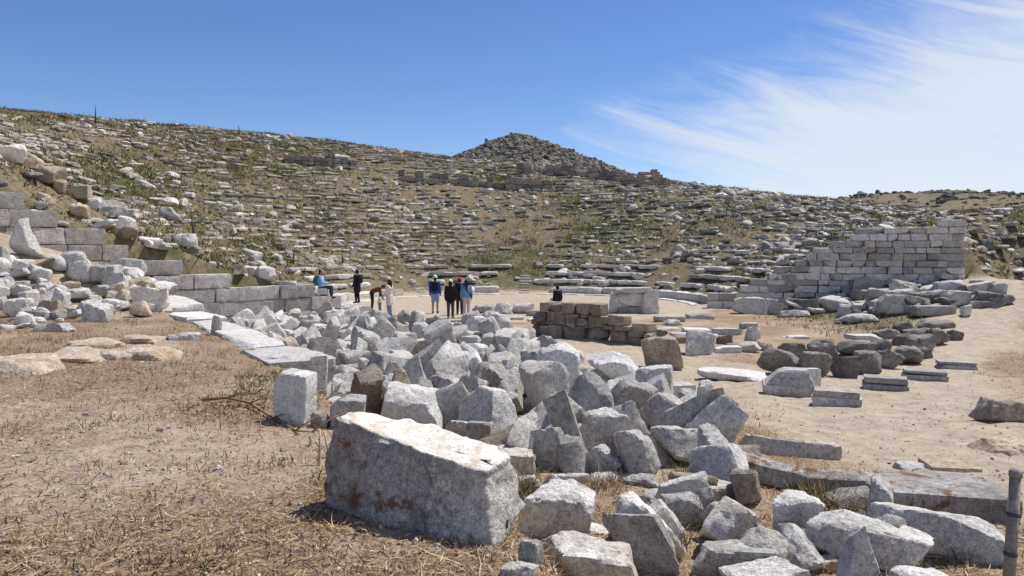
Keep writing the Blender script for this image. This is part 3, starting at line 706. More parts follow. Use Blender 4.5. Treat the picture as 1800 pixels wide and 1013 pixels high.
# altar in the orchestra
g, t = G(1116, 551)
al = empty('altar', (g[0], g[1]+.5, 0))
for nm, sz, z, mt in (('foot', (1.7, 1.1, .28), .14, 'grey'), ('shaft', (1.35, .85, .68), .62, 'wallpale'), ('cornice', (1.75, 1.1, .24), 1.08, 'wallpale')):
    o = link(nm, stone_mesh(nm, sz, nseed(), 'm', .08), MT[mt], al); o.location = (0, 0, z)
tag(al, 'square marble altar with a projecting cornice at the edge of the orchestra', 'altar')
S(1128,513,1159,552,4,0,0,.8,'b','wallpale',label='upright squared block standing against the altar', D=t-.3)
S(1073,520,1108,552,0,0,0,.7,'b','wallpale',label='low pale block on the other side of the altar', D=t+.2)
# column drum and grassy-bank rubble
g, t = G(1676, 488); dr = stone_mesh('column_drum', (1, 1, .8), 77, 's', .08)
V = []; F = []
for k, (z, r_) in enumerate(((0, .60), (.08, .62), (.72, .47), (.78, .44), (.78, 0.001))):
    for i in range(28):
        a = 2*math.pi*i/28; V.append((r_*math.cos(a)*(1+.015*math.sin(5*a)), r_*math.sin(a), z))
for k in range(4):
    for i in range(28): F.append((k*28+i, k*28+(i+1) % 28, (k+1)*28+(i+1) % 28, (k+1)*28+i))
o = link('column_drum', mesh_np('column_drum', V, F), MT['wallpale']); o.location = (g[0], g[1]+.5, g[2]-.06); tag(o, 'pale tapering column drum standing on the grassy bank below the wall', 'column drum')
BK = {k: 'grey marble fragment among the rubble on the grassy bank below the pale wall' for k in 'brpsmd'}
rgk = np.random.RandomState(77); lst = []
for i in range(120):
    x = rgk.uniform(1395, 1765); y = rgk.uniform(490, 556)
    if x < 1500 and y > 535 and rgk.rand() < .6: continue
    if y < 540-(x-1390)*.30+20: y = min(556, 540-(x-1390)*.18+rgk.uniform(0, 25))
    w = rgk.uniform(16, 50)*(.75+.6*(y-480)/80); h = w*rgk.uniform(.35, .6)
    lst.append((x-w/2, y-h, x+w/2, y, rgk.uniform(-40, 40), rgk.normal(0, 8), 0, rgk.uniform(.5, .8), rgk.choice(['b', 'r', 'b', 'm']), rgk.choice(['grey', 'grey', 'pale', 'wallpale', 'dark'])))
lst += [(1548,520,1600,555,0,0,0,.6,'b'), (1562,535,1602,554,0,0,0,.6,'b'), (1612,538,1682,556,0,0,0,.5,'m'), (1694,537,1710,556,0,0,0,.9,'b','pale'), (1720,518,1745,538,0,0,0,.8,'b'), (1475,534,1496,556,0,0,0,.6,'b','pale'), (1727,428,1748,446,0,0,0,.8,'b','dark')]
heap(lst, BK, 'rubble on the grassy bank', name='stone_fragment')
# the rubble pile in front of the left wall
PL = {k: 'pale broken marble lump in the rubble pile against the stepped wall' for k in 'brpsmd'}
lst = [(8,407,50,460,0,0,0,.7,'p','pale'), (92,440,150,482,10,-12,0,.6,'r','pale'), (132,462,208,505,0,6,0,.6,'r','grey'), (150,438,200,462,0,-20,0,.5,'b','pale'), (195,452,248,486,0,0,0,.7,'r','pale'),
       (18,462,50,485,0,0,0,.7,'b','pale'), (70,455,110,480,0,0,0,.7,'r','pale'), (0,528,46,560,0,0,0,.7,'r','pale'), (70,500,125,552,-20,18,0,.5,'r','pale'), (135,535,184,570,0,0,0,.8,'b','grey'), (100,538,140,562,0,-20,0,.6,'b','pale'),
       (42,562,118,584,-5,-3,0,.4,'b','pale'), (230,487,290,506,3,0,0,.6,'m','grey'), (232,508,291,548,4,0,0,.5,'b','wallpale'), (195,486,235,515,0,0,0,.7,'p','pale'), (188,468,243,488,0,0,0,.6,'r','pale'), (210,520,250,540,0,0,0,.6,'r','pale'), (285,585,345,603,10,0,0,.5,'r','grey')]
for i in range(150):
    x = rgk.uniform(-60, 265); y = rgk.uniform(470 if x < 180 else 500, 582 - max(0, x)*.10)
    w = rgk.uniform(18, 52); lst.append((x-w/2, y-w*rgk.uniform(.45, .8), x+w/2, y, rgk.uniform(-40, 40), rgk.normal(0, 14), 0, rgk.uniform(.5, .9), rgk.choice(['r', 'r', 'b', 'p']), rgk.choice(['pale', 'pale', 'grey', 'tan'])))
heap(lst, PL, 'lumps of the rubble pile', name='rubble_lump')
WT = {k: 'loose boulder lying along the top of the stepped wall' for k in 'brpsmd'}
heap([(-14,262,38,288,0,0,0,.7,'r','pale'), (22,276,62,300,0,0,0,.7,'r','tan'), (50,295,105,325,0,0,0,.7,'s','tan'), (112,326,152,350,0,0,0,.7,'b','tan'), (115,355,150,378,0,0,0,.8,'s','tan'), (148,348,174,368,0,0,0,.7,'s','pale'), (160,365,222,386,0,0,0,.5,'r','grey'),
      (198,380,232,404,0,0,0,.8,'s','pale'), (196,402,238,426,0,0,0,.8,'s','brownwall'), (236,412,280,432,0,6,0,.6,'r','pale'), (258,428,296,450,0,14,0,.6,'r','grey'), (300,414,342,438,0,0,0,.7,'r','pale'), (320,434,352,452,0,0,0,.7,'s','brownwall'), (272,364,312,384,0,0,0,.7,'p','grey'),
      (410,458,456,482,10,8,0,.6,'r','grey'), (445,470,478,494,0,0,0,.7,'r','pale'), (404,476,428,494,0,0,0,.8,'s','brownwall'), (90,318,112,340,0,0,0,.8,'s','tan'), (60,340,85,358,0,0,0,.8,'s','tan'), (176,384,200,402,0,0,0,.7,'s','tan')], WT, 'boulders on the stepped wall')
# white kerb slabs along the terrace edge
kb = empty('kerb', (-5.0, 13.2, 1.4)); pts = [(-1.62, 8.2), (-2.9, 10.2), (-4.0, 11.9), (-5.3, 13.8), (-6.6, 15.8), (-7.9, 17.7), (-9.3, 19.7), (-10.5, 21.3)]
for a, b in zip(pts[1:-1], pts[2:]):
    a = np.array(a); b = np.array(b); c = (a+b)/2; ln = np.linalg.norm(b-a); z = float(H(c[0]-.35, c[1]))
    me = stone_mesh('slab', (ln*.98, rgk.uniform(.65, .95), .34), nseed(), 'm', .06); o = link('slab', me, MT['pale'], kb)
    o.location = (c[0]+5.0+.02, c[1]-13.2, z-.10-1.4); o.rotation_euler = (rgk.normal(0, .02), rgk.normal(0, .02), math.atan2(b[1]-a[1], b[0]-a[0])+rgk.normal(0, .03))
tag(kb, 'line of white flat kerb slabs along the edge of the dry terrace', 'kerb')
BR = {'s': 'low rounded tan bedrock hump in the dry terrace ground'}
heap([(40,600,165,640,0,0,0,.8,'s'), (105,592,235,636,10,0,0,.8,'s'), (180,590,300,634,-8,0,0,.8,'s'), (-80,606,80,655,0,0,0,.7,'s'), (90,580,200,612,0,0,0,.8,'s'), (190,572,285,604,5,0,0,.8,'s'), (-40,800,95,850,0,0,0,.8,'s'), (50,845,150,885,20,0,0,.9,'s'), (140,842,195,880,0,0,0,.9,'s'), (70,885,120,915,0,0,0,.9,'s'), (105,808,150,835,0,0,0,.9,'s'), (270,725,330,745,0,0,0,.7,'s'), (240,740,290,757,0,0,0,.7,'s'), (-30,690,50,712,0,0,0,.8,'s'), (310,765,350,790,0,0,0,.8,'s')],
     BR, 'bedrock humps in the terrace', m='tan', name='bedrock', cat='rock', embed=.14)
S(1748,750,1830,802,0,0,0,.9,'s','tan',label='low smooth bedrock hump beside the path under the brown block', name='bedrock', cat='rock', embed=.15)

# ------------------------------------------------------------------ the rest of the heap: smaller stones wedged between the big ones
rgf = np.random.RandomState(303)
LOOSE = [o for o in COL.objects if o.type == 'MESH' and o.parent is None and 'label' in o]
OCC = [(o.location.x, o.location.y, max(o.dimensions.x, o.dimensions.y)*.5 if o.dimensions.x > 0 else .3) for o in LOOSE]
def inpoly(x, y, P):
    c = False; j = len(P)-1
    for i in range(len(P)):
        if (P[i][1] > y) != (P[j][1] > y) and x < (P[j][0]-P[i][0])*(y-P[i][1])/(P[j][1]-P[i][1])+P[i][0]: c = not c
        j = i
    return c
HEAP_POLY = [tuple(G(x, y)[0][:2]) for x, y in ((395, 585), (560, 566), (850, 590), (960, 640), (1060, 690), (1200, 730), (1300, 800), (1440, 880), (1560, 905), (1680, 1005))]
HEAP_POLY += [(3.0, 3.6), (.6, 3.4), (.35, 4.6), (-.1, 6.2), (-1.1, 7.5), (-2.3, 10.0), (-4.6, 13.2), (-6.5, 16.4)]
xs = [p[0] for p in HEAP_POLY]; ys = [p[1] for p in HEAP_POLY]
n_ = 0; tries = 0
while n_ < 520 and tries < 24000:
    tries += 1
    x = rgf.uniform(min(xs), max(xs)); y = rgf.uniform(min(ys), max(ys))
    if not inpoly(x, y, HEAP_POLY): continue
    sz = rgf.uniform(.3, .78)*(.8 if y < 7 else 1.0)
    if y < 4.7 or abs((x+.5)*.515+(y-4.5)*.857) < .72 and abs((x+.5)*.857-(y-4.5)*.515) < 1.0: continue
    if y < 8.2: sz *= .72
    if any((x-a)**2+(y-b)**2 < (r*.40+sz*.18)**2 for a, b, r in OCC): continue
    OCC.append((x, y, sz*.5)); n_ += 1
    kd = rgf.choice(['b', 'r', 'b', 'p', 'b'])
    size = np.array([sz*rgf.uniform(.75, 1.4), sz*rgf.uniform(.35, .8), sz*rgf.uniform(.55, 1.3)])
    V, F = stone_vf(size, nseed(), kd, max(.03, .0055*y), 20)
    rot = np.array(Euler((rgf.normal(0, .3), rgf.normal(0, .34), rgf.uniform(-3.14, 3.14))).to_matrix()); V = V@rot.T; V[:, 2] -= V[:, 2].min()
    nm = {'b': 'squared_stone', 'r': 'broken_stone', 'p': 'pointed_stone'}[kd]
    o = link(nm, crisp(mesh_np(nm, V, F)), MT[rgf.choice(['grey', 'grey', 'pale', 'grey', 'wallpale', 'brownwall' if rgf.rand() < .3 else 'grey'])]); o.location = (x, y, float(H(x, y))-.06)
    tag(o, lab_heap[kd], 'block', HG)

# ------------------------------------------------------------------ hillside: seat rows and fallen blocks
def on_screen(P, mx=260):
    d = P-np.array([0, 0, CAMZ]); cp, sp = math.cos(PITCH), math.sin(PITCH)
    f = d[:, 1]*cp-d[:, 2]*sp; u = d[:, 1]*sp+d[:, 2]*cp
    px = 900+1300*d[:, 0]/np.maximum(f, .1); py = 506.5-1300*u/np.maximum(f, .1)
    return (f > 1) & (px > -mx) & (px < 1800+mx), px, py, f
rgh = np.random.RandomState(404)
SLABS = []; BLK = []
def inside(x, y, edge=1.0):
    r, th = polar(x, y); return (r*np.sin(np.radians(np.clip(HALF-np.abs(th), -90, 90)))) > edge
cand = []
for k in range(4, 45):                                     # seat rows, broken and half buried
    r = 10.9+.80*k; a = AX-HALF
    while a < AX+HALF:
        ln = rgh.uniform(.5, 1.7); da = math.degrees(ln/r); mid = a+da/2; a += da+math.degrees(rgh.exponential(.12)/r)
        e = edir(mid); cand.append((CX+e[0]*r, CY+e[1]*r, ln, mid, r))
c = np.array(cand); den = .70+1.2*fbm2(c[:, 0], c[:, 1], .13, 61, 3)+.5*fbm2(c[:, 0], c[:, 1], .5, 63, 2)-.2*(c[:, 4] > 41)-.12*(c[:, 0] < -8)
for (x, y, ln, mid, r) in c[(rgh.rand(len(c)) < den) & inside(c[:, 0], c[:, 1])]:
    SLABS.append((x, y, ln*.97, rgh.uniform(.3, .6), rgh.uniform(.13, .26), R(mid+90)+rgh.normal(0, .05), rgh.normal(0, .07), rgh.normal(0, .06), rgh.uniform(-.07, .04)))
n = 34000; a = np.radians(rgh.uniform(AX-HALF, AX+HALF, n)); r = np.sqrt(rgh.uniform(11.3**2, 46.0**2, n)); x = CX+np.cos(a)*r; y = CY+np.sin(a)*r
den = .42+1.5*fbm2(x, y, .12, 71, 3)+.9*fbm2(x, y, .45, 73, 2)+.14*(r < 20)+.2*(x > 8)-.08*(x < -12)
kp = (rgh.rand(n) < den*.62) & inside(x, y, .65)
for x1, y1 in list(zip(x[kp], y[kp]))[:7000]:
    s = min(rgh.lognormal(-1.14, .52), 1.1)
    BLK.append((x1, y1, s*rgh.uniform(.9, 1.5), s*rgh.uniform(.6, 1.0), s*rgh.uniform(.25, .65), rgh.uniform(-3.14, 3.14), rgh.normal(0, .28), rgh.normal(0, .28), -.1*s))
def emit(items, kinds, ind, base, low, label_fn, stuff_name, stuff_label, cat, group):
    P = np.array([[q[0], q[1], 0] for q in items]); P[:, 2] = H(P[:, 0], P[:, 1])
    ok, px, py, f = on_screen(P)
    A = np.array([q[2]*q[4] for q in items])/f**2
    order = np.argsort(-np.where(ok & (px > 0) & (px < 1800), A, -1))
    protos = [stone_mesh(ind, base, 900+i, kinds[i % len(kinds)], .14, 10) for i in range(10)]
    lowp = [stone_vf(base, 950+i, kinds[i % len(kinds)], low, 4) for i in range(14)]
    VV, FF, TT = [], [], []; off = 0
    def mat(q):
        return Matrix.Rotation(q[5], 4, 'Z') @ Matrix.Rotation(q[6], 4, 'Y') @ Matrix.Rotation(q[7], 4, 'X') @ Matrix.Diagonal((q[2]/base[0], q[3]/base[1], q[4]/base[2], 1))
    for rank, i in enumerate(order):
        q = items[i]
        if not ok[i]: continue
        z = P[i, 2]+q[8]+q[4]*.12
        if rank < 290:
            me = protos[rgh.randint(10)]; 
            if not me.materials: me.materials.append(MT['hill'])
            o = bpy.data.objects.new(ind, me); COL.objects.link(o); o.matrix_world = Matrix.Translation((q[0], q[1], z)) @ mat(q)
            tag(o, label_fn(P[i], q), cat, group)
        else:
            V, F = lowp[rgh.randint(14)]; M = np.array(mat(q))[:3, :3]
            VV.append(V@M.T+np.array([q[0], q[1], z])); FF += [tuple(a+off for a in f_) for f_ in F]; off += len(V); TT.append(np.full(len(V), rgh.rand()))
    me = mesh_np(stuff_name, np.concatenate(VV), FF, smooth=False); at_ = me.attributes.new('tint', 'FLOAT', 'POINT'); at_.data.foreach_set('value', np.concatenate(TT).astype(np.float32))
    tag(link(stuff_name, me, MT['hill_attr']), stuff_label, cat, kind='stuff')
def spot(p, q, noun):
    r, th = polar(p[0], p[1])
    lev = 'just above the benches' if r < 17 else ('on the lower slope' if r < 24 else ('on the upper slope' if r < 34 else 'below the skyline'))
    sec = 'above the stepped wall' if th > 75 else ('on the stepped wall side' if th > 30 else ('above the middle stairway' if th > -10 else ('above the altar' if th > -45 else 'beside the pale wall')))
    shp = 'flat' if q[4] < .42*q[2] else ('squared' if q[3] > .68*q[2] else 'oblong')
    return ('large ' if q[2] > .95 else 'small ')+shp+' '+noun+' '+lev+' '+sec
def where(p):
    r, th = polar(p[0], p[1])
    side = 'above the left retaining wall' if th > 62 else ('above the long pale retaining wall' if th < -62 else 'behind the orchestra')
    lev = 'low on the slope' if r < 20 else ('halfway up the slope' if r < 30 else 'near the top of the slope')
    return side, lev
emit(SLABS, ['m', 'b', 'm'], 'stone_bench', (1.1, .5, .3), .3, lambda p, q: spot(p, q, 'half-buried stone bench'),
     'stone_benches', 'broken lines of small half-buried stone seats across the slope', 'seat', 'seat slabs of the theatre slope')
emit(BLK, ['r', 'b', 'r', 'p'], 'fallen_block', (.7, .5, .4), .25, lambda p, q: spot(p, q, 'fallen marble block'),
     'fallen_blocks', 'countless small fallen marble blocks strewn over the slope', 'rubble', 'fallen blocks on the theatre slope')
# boulders of the distant peak and ridge
VV, FF, TT = [], [], []; off = 0
lowp = [stone_vf((1, .9, .8), 1200+i, 'r', .4, 3) for i in range(10)]
nP, nR_ = 4200, 3200
fx = np.concatenate([rgh.uniform(-34, 62, nP), rgh.uniform(50, 280, nR_)]); fy = np.concatenate([PKY-rgh.uniform(-6, 50, nP), rgh.uniform(105, 270, nR_)])
for yy in (125, 150, 172, 198, 226, 248):                     # rock ledges along the ridge
    nL_ = 190; fx = np.concatenate([fx, np.linspace(55, 260, nL_)+rgh.normal(0, 1, nL_)]); fy = np.concatenate([fy, yy+6*np.sin(np.linspace(0, 9, nL_)+yy)+rgh.normal(0, 1.0, nL_)])
fz = np.concatenate([peakz(fx[:nP], fy[:nP]), ridgez(fx[nP:], fy[nP:])]); fs = np.concatenate([rgh.uniform(.8, 2.9, nP), rgh.lognormal(-.3, .5, nR_), rgh.uniform(.7, 2.3, len(fx)-nP-nR_)])
for x, y, z, s in zip(fx, fy, fz, fs):
    V, F = lowp[rgh.randint(10)]; M = np.array(Euler((rgh.normal(0, .3), rgh.normal(0, .3), rgh.uniform(-3, 3))).to_matrix())*s
    M = M@np.diag([1.3, 1, .7])
    VV.append(V@M.T+np.array([x, y, z])); FF += [tuple(a+off for a in f_) for f_ in F]; off += len(V); TT.append(np.full(len(V), rgh.rand()))
me = mesh_np('far_boulders', np.concatenate(VV), FF, smooth=False); at_ = me.attributes.new('tint', 'FLOAT', 'POINT'); at_.data.foreach_set('value', np.concatenate(TT).astype(np.float32))
tag(link('far_boulders', me, MT['dark_attr']), 'dark boulders covering the distant peak and ridge', 'boulders', kind='stuff')

# ------------------------------------------------------------------ plants: blades gathered in one mesh per kind of growth
class Blades:
    def __init__(s): s.V = []; s.F = []; s.C = []; s.n = 0
    def blades(s, base, d, L_, w, col):
        # base (n,3), d (n,3) unit growth direction, L (n), w (n), col (n,3): bent triangles with a mid joint
        n = len(base); side = np.cross(d, np.array([0, 0, 1.])+rgp.normal(0, .4, (n, 3))); side /= np.maximum(np.linalg.norm(side, axis=1, keepdims=True), 1e-5)
        mid = base+d*(L_*.55)[:, None]; tip = base+d*L_[:, None]+rgp.normal(0, 1, (n, 3))*(L_*.16)[:, None]
        hw = side*(w/2)[:, None]
        V = np.stack([base-hw, base+hw, mid+hw*.8, mid-hw*.8, tip], 1).reshape(-1, 3); i = np.arange(n)*5+s.n
        s.F += np.stack([i, i+1, i+2, i+3], 1).tolist()+np.stack([i+3, i+2, i+4], 1).tolist()
        s.V.append(V); s.C.append(np.repeat(col, 5, 0)); s.n += n*5
    def build(s, name, label, cat):
        me = mesh_np(name, np.concatenate(s.V), s.F, smooth=False); C = np.concatenate(s.C)
        c = me.color_attributes.new('col', 'FLOAT_COLOR', 'POINT'); c.data.foreach_set('color', np.concatenate([C, np.ones((len(C), 1))], 1).astype(np.float32).ravel())
        return tag(link(name, me, MT['plant']), label, cat, kind='stuff')
rgp = np.random.RandomState(909)
PAL = {'straw': [(.42, .32, .18), (.34, .24, .13), (.50, .40, .25)], 'brown': [(.20, .115, .06), (.27, .15, .085), (.14, .08, .05)], 'green': [(.075, .10, .03), (.11, .13, .045), (.05, .075, .022)], 'olive': [(.17, .16, .07), (.22, .19, .09), (.12, .12, .05)], 'violet': [(.16, .10, .24)]}
def cols(names, n):
    pool = np.array([c for k in names for c in PAL[k]]); return pool[rgp.randint(len(pool), size=n)]*rgp.uniform(.75, 1.25, (n, 1))
def unit(v): return v/np.maximum(np.linalg.norm(v, axis=1, keepdims=True), 1e-6)
def tufts(B, xy, per, hgt, wid, spread, pal, up=1.0):
    xy = np.asarray(xy, float); hgt = np.repeat(np.asarray(hgt), per); p2 = np.repeat(xy, per, 0)+rgp.normal(0, spread, (len(xy)*per, 2)); n = len(p2)
    p = np.column_stack([p2, H(p2[:, 0], p2[:, 1])-.02])
    d = unit(np.stack([rgp.normal(0, .5, n), rgp.normal(0, .5, n), np.full(n, up)], 1))
    c = np.concatenate([cols(q_, per) for q_ in pal(xy[:, 0], xy[:, 1])])
    B.blades(p, d, hgt*rgp.uniform(.5, 1.2, n), np.full(n, wid)*rgp.uniform(.6, 1.3, n), c)
def pick(opts, pr, n): return [opts[i] for i in rgp.choice(len(opts), size=n, p=pr)]
# hillside scrub
B = Blades(); n = 60000
a = np.radians(rgp.uniform(AX-HALF, AX+HALF, n)); r = np.sqrt(rgp.uniform(12.5**2, 48**2, n)); x = CX+np.cos(a)*r; y = CY+np.sin(a)*r
kp = (x > -.75*y-8) & (x < .78*y+8) & inside(x, y, .6) & (rgp.rand(n) < (.42+1.1*fbm2(x, y, .16, 12, 3)+.2*(x < -10)+.25*(r > 37))*.75)
x, y = x[kp][:17000], y[kp][:17000]
def gm(x, y):
    g = fbm2(x, y, .2, 15, 2); u = rgp.rand(len(x))
    return [['green', 'olive', 'green'] if a > .08 else (['straw', 'olive', 'brown'] if b < .7 else ['olive']) for a, b in zip(g, u)]
tufts(B, np.stack([x, y], 1), 12, rgp.uniform(.10, .38, len(x)), .05, .26, gm, .6)
B.build('hillside_scrub', 'olive and straw coloured scrub grass over the theatre slope', 'grass')
# grassy bank on the right and far right weeds
B = Blades(); n = 9000; x = rgp.uniform(10, 36, n); y = rgp.uniform(22, 62, n)
kp = ~inside(x, y, -.2) & (np.abs(x-np.interp(y, [24, 32, 45, 80], [14.6, 20.6, 30, 55])) > 2.3) & (rgp.rand(n) < sm(22, 30, y)*sm(10, 14, x)*(.55+fbm2(x, y, .4, 88, 3)))
x, y = x[kp][:2600], y[kp][:2600]
tufts(B, np.stack([x, y], 1), 13, rgp.uniform(.06, .22, len(x)), .03, .28, lambda x, y: pick([['olive', 'straw', 'green'], ['straw', 'brown'], ['olive']], [.5, .25, .25], len(x)))
B.build('bank_grass', 'short dry grass on the bank below the pale wall', 'grass')
# dry grass on the near ground: upright tufts and fallen litter
B = Blades(); n = 9000; y = rgp.uniform(2.6, 22, n); x = rgp.uniform(-1, 1, n)*(.75*y+1)
kp = rgp.rand(n) < zones(x, y)[2]*1.1-.1; x, y = x[kp][:3600], y[kp][:3600]
tufts(B, np.stack([x, y], 1), 11, rgp.uniform(.03, .13, len(x)), .007, .07, lambda x, y: pick([['straw', 'brown'], ['olive'], ['brown']], [.6, .1, .3], len(x)))
xy = [tuple(G(px+rgp.normal(0, 14), py+rgp.normal(0, 6))[0][:2]) for px, py in [(1200, 850), (1230, 930), (905, 875), (1060, 860), (1180, 960), (1270, 800), (1430, 880), (1500, 880), (1580, 915), (1700, 980), (1400, 860), (1440, 985), (960, 900), (870, 700), (930, 870)] for _ in range(7)]
tufts(B, xy, 26, rgp.uniform(.12, .30, len(xy)), .008, .06, lambda x, y: pick([['straw', 'olive', 'green'], ['straw']], [.6, .4], len(x)))
n = 2400; y = rgp.uniform(2.8, 16, n); x = np.interp(y, EDGE_Y, EDGE_X)-np.abs(rgp.normal(0, 2.2, n))-.3
kp = fbm2(x, y, 1.1, 91, 3) > .22; x, y = x[kp][:420], y[kp][:420]
tufts(B, np.stack([x, y], 1), 22, rgp.uniform(.04, .11, len(x)), .012, .07, lambda x, y: pick([['olive', 'green'], ['olive', 'straw'], ['brown', 'olive']], [.35, .35, .3], len(x)), .5)
B.build('dry_grass', 'short dry grass tufts on the terrace and between the stones', 'grass')
B = Blades(); n = 150000
y = 2.5+rgp.beta(1.0, 2.2, n)*20; x = rgp.uniform(-.75, .75, n)*y
sz_, gz_, st_ = zones(x, y); keep = rgp.rand(n) < np.clip(st_*1.2-.12, .05, 1); x, y = x[keep], y[keep]; n = len(x)
p = np.stack([x, y, H(x, y)+rgp.uniform(.002, .025, n)], 1); an = rgp.uniform(0, 6.28, n)
d = unit(np.stack([np.cos(an), np.sin(an), rgp.normal(.05, .16, n)], 1)); B.blades(p, d, rgp.lognormal(-2.75, .5, n), rgp.uniform(.002, .008, n), cols(['straw', 'brown', 'brown', 'straw', 'straw'], n))
n = 260; px = rgp.normal(270, 120, n); py = rgp.normal(770, 60, n); pts_ = np.array([G(a, b)[0] for a, b in zip(px, np.clip(py, 680, 950))])
B.blades(pts_+np.array([0, 0, .03]), unit(rgp.normal(0, 1, (n, 3))+np.array([0, 0, 1.])), np.full(n, .022), np.full(n, .014), cols(['violet'], n))
B.build('straw_litter', 'fallen straw, twigs and tiny violet flowers littering the dry terrace', 'straw')
# pebbles
VV, FF, TT = [], [], []; off = 0; lowp = [stone_vf((1, .8, .55), 1300+i, 'r', .5, 2) for i in range(10)]
pb_y = 2.6+rgp.beta(1, 2, 9000)*24; pb_x = rgp.uniform(-.75, .78, 9000)*pb_y; pb_z = H(pb_x, pb_y)
for i in range(9000):
    x, y = pb_x[i], pb_y[i]; s = min(rgp.lognormal(-4.15, .5), .10)
    V, F = lowp[rgp.randint(10)]; M = np.array(Euler((rgp.normal(0, .3), rgp.normal(0, .3), rgp.uniform(-3, 3))).to_matrix())*s
    VV.append(V@M.T+np.array([x, y, pb_z[i]+s*.1])); FF += [tuple(a+off for a in f_) for f_ in F]; off += len(V); TT.append(np.full(len(V), rgp.rand()))
me = mesh_np('pebbles', np.concatenate(VV), FF, smooth=False); at_ = me.attributes.new('tint', 'FLOAT', 'POINT'); at_.data.foreach_set('value', np.concatenate(TT).astype(np.float32))
tag(link('pebbles', me, MT['hill_attr']), 'small pale pebbles scattered over the dry ground', 'pebbles', kind='stuff')

# ------------------------------------------------------------------ people
def capsule(V, F, p0, p1, r0, r1, seg=10, flat=1.0):
    p0 = np.array(p0, float); p1 = np.array(p1, float); ax = p1-p0; ln = np.linalg.norm(ax)
    if ln < 1e-5: ax = np.array([0, 0, 1.]); ln = 1e-5
    a = ax/np.linalg.norm(ax); u = np.cross(a, [0, 1, 0.] if abs(a[1]) < .9 else [1, 0, 0.]); u /= np.linalg.norm(u); v = np.cross(a, u)
    rings = [(p0-a*r0*c, r0*s) for c, s in ((.95, .31), (.7, .71), (.3, .95))]+[(p0, r0), ((p0+p1)/2, (r0+r1)/2), (p1, r1)]+[(p1+a*r1*c, r1*s) for c, s in ((.3, .95), (.7, .71), (.95, .31))]
    o = len(V)
    for c, r in rings:
        for i in range(seg):
            t = 2*math.pi*i/seg; V.append(c+(u*math.cos(t)+v*math.sin(t))*r)
    n = len(rings)
    for k in range(n-1):
        for i in range(seg): F.append((o+k*seg+i, o+k*seg+(i+1) % seg, o+(k+1)*seg+(i+1) % seg, o+(k+1)*seg+i))
    F.append(tuple(o+i for i in range(seg))[::-1]); F.append(tuple(o+(n-1)*seg+i for i in range(seg)))
def fuse(name, caps, voxel, m, parent):
    V, F = [], []
    for c in caps: capsule(V, F, *c)
    me = mesh_np(name+'_src', V, F); ob = bpy.data.objects.new(name+'_src', me); COL.objects.link(ob)
    md = ob.modifiers.new('r', 'REMESH'); md.mode = 'VOXEL'; md.voxel_size = voxel
    ms = ob.modifiers.new('s', 'SMOOTH'); ms.factor = .5; ms.iterations = 2
    dg = bpy.context.evaluated_depsgraph_get(); res = bpy.data.meshes.new_from_object(ob.evaluated_get(dg)); res.name = name
    bpy.data.objects.remove(ob); res.materials.clear(); res.polygons.foreach_set('use_smooth', [True]*len(res.polygons))
    return link(name, res, m, parent)
CLO = {}
def cloth(name, c, nz=.15):
    if name not in CLO: CLO[name] = plain(name, c, .9, nz, 60)
    return CLO[name]
SKIN = plain('skin', (.42, .24, .16), .6, .06, 20); HAIRM = plain('dark_hair', (.018, .013, .011), .6, .3, 80)
def rotx(p, o, a):
    p = np.array(p, float)-o; c, s = math.cos(a), math.sin(a); return np.array([p[0], p[1]*c-p[2]*s, p[1]*s+p[2]*c])+o
